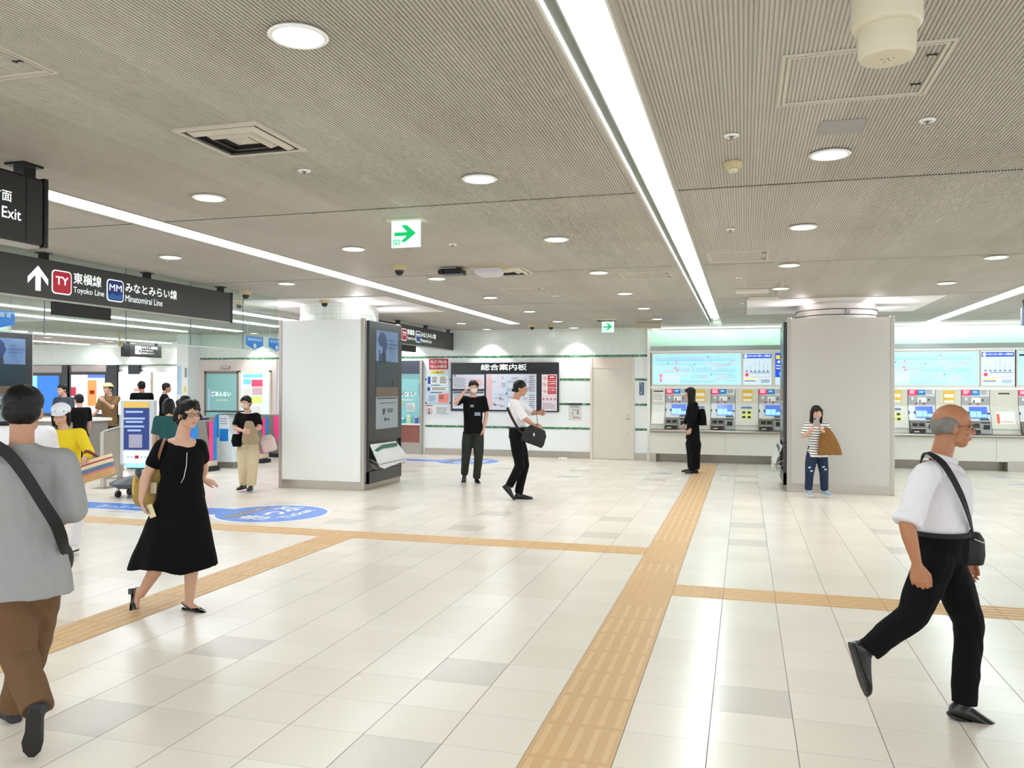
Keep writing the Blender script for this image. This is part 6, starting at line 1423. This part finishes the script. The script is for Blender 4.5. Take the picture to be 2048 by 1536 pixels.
# ---- man in white shirt with briefcase bag, walking right
D = 12.19
J = J_px(D, 1.03, cv(1, 0), head=(1041, 777), nb=(1031, 801), chest=(1032, 822), waist=(1034, 850), pel=(1034, 868), shR=(1028, 806, -.17), shL=(1036, 806, .15), elR=(1050, 838, -.22), elL=(1062, 826, .2), wrR=(1068, 850, -.17), wrL=(1078, 826, .1),
         hipR=(1031, 876, -.09), hipL=(1037, 876, .09), knR=(1040, 931, -.08), anR=(1018, 972, -.06), knL=(1049, 930, .08), anL=(1037, 987, .05))
J['fdR'] = cv(.65, 0, -.75); J['upR'] = cv(.75, 0, .65); J['fdL'] = cv(1, -.05, 0)
t, H = person('person in a white short-sleeved shirt and black trousers walking right with a black shoulder bag', J, S2, 'short', M_hb, C_wht, C_blk, (M_sh, M_shd), 'elbow', .011, True, tuck=True, headf=cv(1, -.1, -.05), leg_k=1.1, wr=.005, dk=1.1, shk=1.05)
t2 = thing('briefcase', 'black shoulder bag at the hip of the person in white shirt before the map board', 'bag', tuple(at(1070, 872, D - .2)))
B = Body(); ax = cv(.93, 0, -.36); az = cv(.36, 0, .93); cb = at(1069, 872, D - .22)
B.loft([(cb + az * .13, ax, FF, .12, .04), (cb + az * .05, ax, FF, .17, .06), (cb - az * .08, ax, FF, .18, .06), (cb - az * .13, ax, FF, .16, .05)]); B.build('bag_body', mat('bag_black', (6, 6, 7), .6), t2, .01, 3, .004, 14)
strap(t2, [(at(1014, 815, D - .13), cv(-.5, -1)), (at(1025, 838, D - .16), cv(0, -1)), (at(1040, 862, D - .2), cv(0, -1)), (at(1055, 868, D - .26), cv(0, -1))], .035, .003, mat('strap_black', (6, 6, 7), .7)); strap(t2, [(at(1075, 851, D - .2), cv(1, -.2)), (at(1074, 836, D - .1), cv(1, -.2)), (at(1073, 822, D + .05), cv(1, -.2))], .025, .003, mat('strap_black', (6, 6, 7), .7), 'hand_strap')
b = MB(); b.obox(at(1068, 869, D - .29), RR, EZ, FF, .008, .022, .003); b.build('buckle', mat('silver', (210, 210, 210), .2, .9), t2)
# ---- woman in black at the ticket machines
D = 15.94
J = J_px(D, 1.02, cv(-.9, .4), head=(1380, 787), nb=(1385, 805), chest=(1386, 822), waist=(1386, 845), pel=(1386, 866), shR=(1381, 808, .14), shL=(1390, 809, -.14), elR=(1376, 832, .2), elL=(1388, 836, -.2), wrR=(1368, 850, .1), wrL=(1381, 858, -.15),
         hipR=(1384, 872, .08), hipL=(1389, 872, -.08), knR=(1384, 907, .08), anR=(1384, 936, .08), knL=(1390, 908, -.08), anL=(1391, 938, -.06))
J['fdR'] = cv(-1, .1, 0); J['fdL'] = cv(-1, -.05, 0)
t, H = person('person all in black with long dark hair standing at a ticket machine', J, S1, 'long', M_hb, C_blk, C_blk, (M_sh, M_shd), 'long', .012, True, female=True, shirt_hem=-.12, leg_k=1.5)
t2 = thing('backpack', 'black bag on the back of the person standing at the ticket machine', 'bag', tuple(at(1404, 845, D))); B = Body(); cb = at(1404, 838, D - .05); B.loft([(cb + EZ * .2, RR, FF, .05, .06), (cb + EZ * .05, RR, FF, .08, .12), (cb - EZ * .12, RR, FF, .09, .12)]); B.build('bag_body', C_blk, t2, .012, 3); 
# ---- woman in stripes photographing by the right pillar
D = 12.55
M_str = stripes_mat('cloth_striped', [(232, 230, 226), (58, 56, 66)], [.027, .012], 'z')
J = J_px(D, .97, cv(0, -1), head=(1633, 826), nb=(1633, 849), chest=(1633, 866), waist=(1634, 888), pel=(1634, 903), shR=(1615, 852), shL=(1651, 852), elR=(1608, 873, -.1), elL=(1657, 872, -.12), wrR=(1625, 858, -.28), wrL=(1641, 858, -.28),
         hipR=(1624, 908), hipL=(1643, 908), knR=(1619, 945, -.05), anR=(1617, 979, -.0), knL=(1648, 946, -.05), anL=(1649, 980, -.0))
J['fdR'] = cv(-.15, -1, 0); J['fdL'] = cv(.2, -1, 0)
t, H = person('person with long dark hair in a striped shirt and ripped jeans holding up a phone', J, S1, 'long', M_hbr, M_str, cloth('denim', (38, 50, 72)), (mat('shoe_grey_blue', (150, 170, 190), .6), M_shw), 'elbow', .010, True, female=True, shirt_hem=-.09, dk=1.12, hands={'R': cv(.2, -.1, 1), 'L': cv(-.2, -.1, 1)}, handn={'R': cv(1, 0, 0), 'L': cv(-1, 0, 0)}, headf=cv(0, -1, -.12), leg_k=1.05)
b = MB()
for x, y in ((1619, 935), (1623, 942), (1647, 934), (1651, 939)): b.obox(at(x, y, D - .135), RR, cv(.2, 0, 1).normalized(), FF, .018, .012, .004)
b.build('rip', mat('denim_pale', (176, 190, 206), .8), t)
ph = thing('smartphone', 'phone held up in front of the face of the person in stripes', 'phone', tuple(at(1633, 842, D - .33))); b = MB(); b.obox(at(1633, 843, D - .34), RR, EZ, FF, .042, .075, .004); b.build('case', mat('phone_grey', (150, 140, 138), .3), ph, bevel=.004); b = MB(); b.obox(at(1630, 838, D - .347), RR, EZ, FF, .01, .012, .003); b.build('camera_bump', M_black, ph)
t2 = thing('tote_bag', 'brown woven triangular tote hanging from the arm of the person in stripes', 'bag', tuple(at(1658, 890, D - .2))); m_br = cloth('brown_raffia', (130, 92, 50)); B = Body(); rs = []
for x, y, a in ((1653, 858, .05), (1655, 870, .11), (1657, 885, .155), (1659, 900, .18), (1660, 910, .19)): rs.append((at(x, y, D - .2), RR, FF, a, .045))
B.loft(rs); B.build('woven_body', m_br, t2, .009, 3, .004, 20); strap(t2, [(at(1646, 872, D - .24), cv(0, -1)), (at(1651, 858, D - .22), cv(0, -1, .4)), (at(1657, 857, D - .12), EZ), (at(1664, 872, D - .16), cv(1, 0))], .05, .006, m_br, 'handle')
# ---- woman with khaki bags by the gates
D = 13.08
J = J_px(D, .98, cv(-.1, -1), head=(492, 806), nb=(495, 829), chest=(495, 845), waist=(495, 868), pel=(496, 885), shR=(478, 832), shL=(513, 832), elR=(470, 856, -.06), elL=(519, 856, -.08), wrR=(486, 862, -.26), wrL=(504, 862, -.26),
         hipR=(487, 890), hipL=(506, 890), knR=(487, 930, -.08), anR=(488, 968, .02), knL=(505, 930, -.1), anL=(502, 970, -.05))
J['fdR'] = cv(-.25, -1, 0); J['fdL'] = cv(.1, -1, 0)
t, H = person('person in a black T-shirt and beige trousers walking from the gates with several bags', J, S1, 'fringe', M_hb, C_blk, cloth('beige_cotton', (206, 188, 156)), (M_sh, M_shd), 'short', .010, True, female=True, shirt_hem=-.02, mask=mat('mask_pinkish', (222, 202, 190), .7), leg_k=1.3, build_k=1.05, wr=.007)
t2 = thing('canvas_bag', 'khaki canvas bag held in front by the person in beige trousers', 'bag', tuple(at(500, 870, D - .3))); B = Body(); rs = [(at(498, 842, D - .22), RR, FF, .06, .03), (at(500, 862, D - .26), RR, FF, .11, .05), (at(502, 880, D - .27), RR, FF, .15, .06), (at(502, 888, D - .27), RR, FF, .14, .05)]; B.loft(rs); B.build('bag_body', cloth('khaki', (160, 142, 114)), t2, .01, 3, .006, 16)
t2 = thing('handbag', 'small black bag at the elbow of the person in beige trousers', 'bag', tuple(at(473, 880, D - .1))); B = Body(); B.loft([(at(473, 868, D - .1), RR, FF, .06, .05), (at(473, 882, D - .1), RR, FF, .085, .06), (at(474, 893, D - .1), RR, FF, .07, .05)]); B.build('bag_body', C_blk, t2, .01, 3, .004, 14)
t2 = thing('tote_bag', 'pale pink tote swinging beside the person in beige trousers', 'bag', tuple(at(540, 885, D))); B = Body(); ax = cv(.85, 0, .25).normalized(); cb = at(537, 886, D - .05); az = ax.cross(FF); az = -az if az.z < 0 else az
B.loft([(cb + az * .13, ax, FF, .07, .02), (cb + az * .05, ax, FF, .12, .045), (cb - az * .1, ax, FF, .12, .05), (cb - az * .14, ax, FF, .10, .04)]); B.build('bag_body', cloth('pale_pink', (214, 192, 184)), t2, .01, 3, .004, 12); strap(t2, [(at(530, 872, D - .05), cv(-1, 0)), (at(521, 862, D - .06), cv(-1, -1)), (at(519, 850, D - .02), EZ)], .02, .004, cloth('khaki', (160, 142, 114)), 'strap')
# ---- woman in yellow with a striped basket, half behind the grey sweater
D = 8.15
J = J_px(D, .92, cv(.25, -1), head=(122, 832, -.0), nb=(128, 862), chest=(130, 890), waist=(135, 930), pel=(138, 958), shR=(100, 870), shL=(160, 868), elR=(92, 915, .0), elL=(178, 905, -.08), wrR=(110, 940, -.15), wrL=(172, 918, -.25),
         hipR=(120, 965), hipL=(152, 965), knR=(118, 1025, .05), anR=(112, 1070, .3), knL=(157, 1030, -.05), anL=(149, 1088, 0))
J['fdR'] = cv(0, -1, -.4); J['fdL'] = cv(-.1, -1, 0)
t, H = person('person in a yellow top, white trousers and white cap behind the grey sweater', J, S1, 'bob', M_hbr, cloth('yellow_knit', (232, 204, 44)), C_wht, (mat('shoe_white', (220, 218, 212), .5), M_shd), 'long', .010, True, female=True, shirt_hem=-.05, build_k=1.1, leg_k=.85, wr=.006, headf=cv(.3, -1, -.15))
c, hf, hu, hr, hs = H; B = Body(); B.ell(c + hu * .065 - hf * .01, hf, hu, hr, .09, .1, .07); B.loft([(c + hu * .045 + hf * .07, hr, hu, .075, .012), (c + hu * .03 + hf * .15, hr, hu, .055, .008)]); B.build('cap', mat('cap_white', (228, 230, 236), .7), t, .007, 3)
t2 = thing('basket_bag', 'striped straw basket bag swinging beside the person in the yellow top', 'bag', tuple(at(195, 932, D - .2)))
M_bk = NT('basket_weave'); vv = M_bk.noise(60, 2); M_bkm = M_bk.out(M_bk.mix(vv, (196, 150, 98), (214, 172, 120)), .8)
ax = cv(.93, 0, .30).normalized(); az = cv(-.30, 0, .93).normalized(); cb = at(193, 938, D - .2)
b = MB(); hw = (.165, .17, .175, .178, .18, .182)
zz = (-.095, -.035, -.02, .02, .035, .085)
def ringb(z, w_): return [cb + az * z + ax * (math.cos(a * PI / 12) * w_) + FF * (math.sin(a * PI / 12) * w_ * .45) for a in range(24)]
parts = [(-.095, -.035, M_bkm, 'straw_base'), (-.035, -.018, mat('basket_rose', (206, 120, 118), .8), 'rose_stripe'), (-.018, .022, mat('basket_blue', (98, 124, 158), .8), 'blue_stripe'), (.022, .055, mat('basket_cream', (232, 214, 178), .8), 'cream_stripe'), (.055, .07, mat('basket_red', (176, 74, 76), .8), 'red_stripe'), (.07, .1, mat('basket_cream', (232, 214, 178), .8), 'cream_rim')]
for (a, c_, m, nm) in parts: b = MB(); b.rings([ringb(a, .165 + .1 * (a + .095)), ringb(c_, .165 + .1 * (c_ + .095))]); b.build(nm, m, t2, True)
strap(t2, [(cb + az * .09 - ax * .1, FF), (at(172, 902, D - .2), FF), (cb + az * .09 + ax * .06, FF)], .025, .005, mat('handle_crimson', (120, 40, 50), .6), 'handle')

def simple(label, px, D, h, yaw_v, top, bottom, sk=S1, hk='short', hm=M_hb, sleeve='short', step=.0, **kw):
    p = at(px, 772, D); yaw = math.atan2(yaw_v.y, yaw_v.x); J = stand(p.x, p.y, yaw, h, step, kw.pop('arms', (.1, .1)), 0, kw.pop('elb', (.25, .25)), kw.get('female', False))
    return person(label, J, sk, hk, hm, top, bottom, (M_sh, M_shd), sleeve, .013, kw.pop('face', True), **kw)
simple('person in a white T-shirt mostly hidden behind the grey sweater', 44, 6.3, 1.60, cv(-.3, 1), C_wht, C_blk, arms=(.1, .1), build_k=1.15)
simple('person in dark grey in front of the azure screen', 128, 16.5, 1.70, cv(-.3, -1), cloth('slate_shirt', (70, 74, 84)), C_blk, step=.3)
simple('person in black with a ponytail before the orange poster', 160, 14.5, 1.52, cv(-.8, .6), C_blk, C_blk, hk='fringe', female=True)
t, H = simple('person in a brown patterned shirt and pale hat by the white kiosk', 219, 17.0, 1.72, cv(-.2, -1), mat('cloth_brown_pattern', (122, 92, 54), .85, var=.5, vs=30), cloth('dark_blue', (40, 42, 58)), arms=(.3, .9), elb=(.8, 1.2))
c, hf, hu, hr, hs = H; B = Body(); B.ell(c + hu * .08, hf, hu, hr, .09, .1, .055); B.loft([(c + hu * .05, hr, hf, .12, .125), (c + hu * .06, hr, hf, .12, .125)]); B.build('hat', mat('straw_hat', (226, 208, 158), .8), t, .01, 2)
simple('person with short black hair behind the blue stand sign', 284, 19.5, 1.78, cv(-.6, .8), C_blk, C_blk, sk=S3)
simple('person with short black hair right of the blue stand sign', 329, 19.5, 1.74, cv(.8, .3), C_blk, C_blk, sk=S2)
simple('person in a dark teal top behind the black dress wearer', 338, 11.0, 1.50, cv(-.5, 1), cloth('dark_teal', (44, 88, 90)), C_blk, hk='bob', female=True)
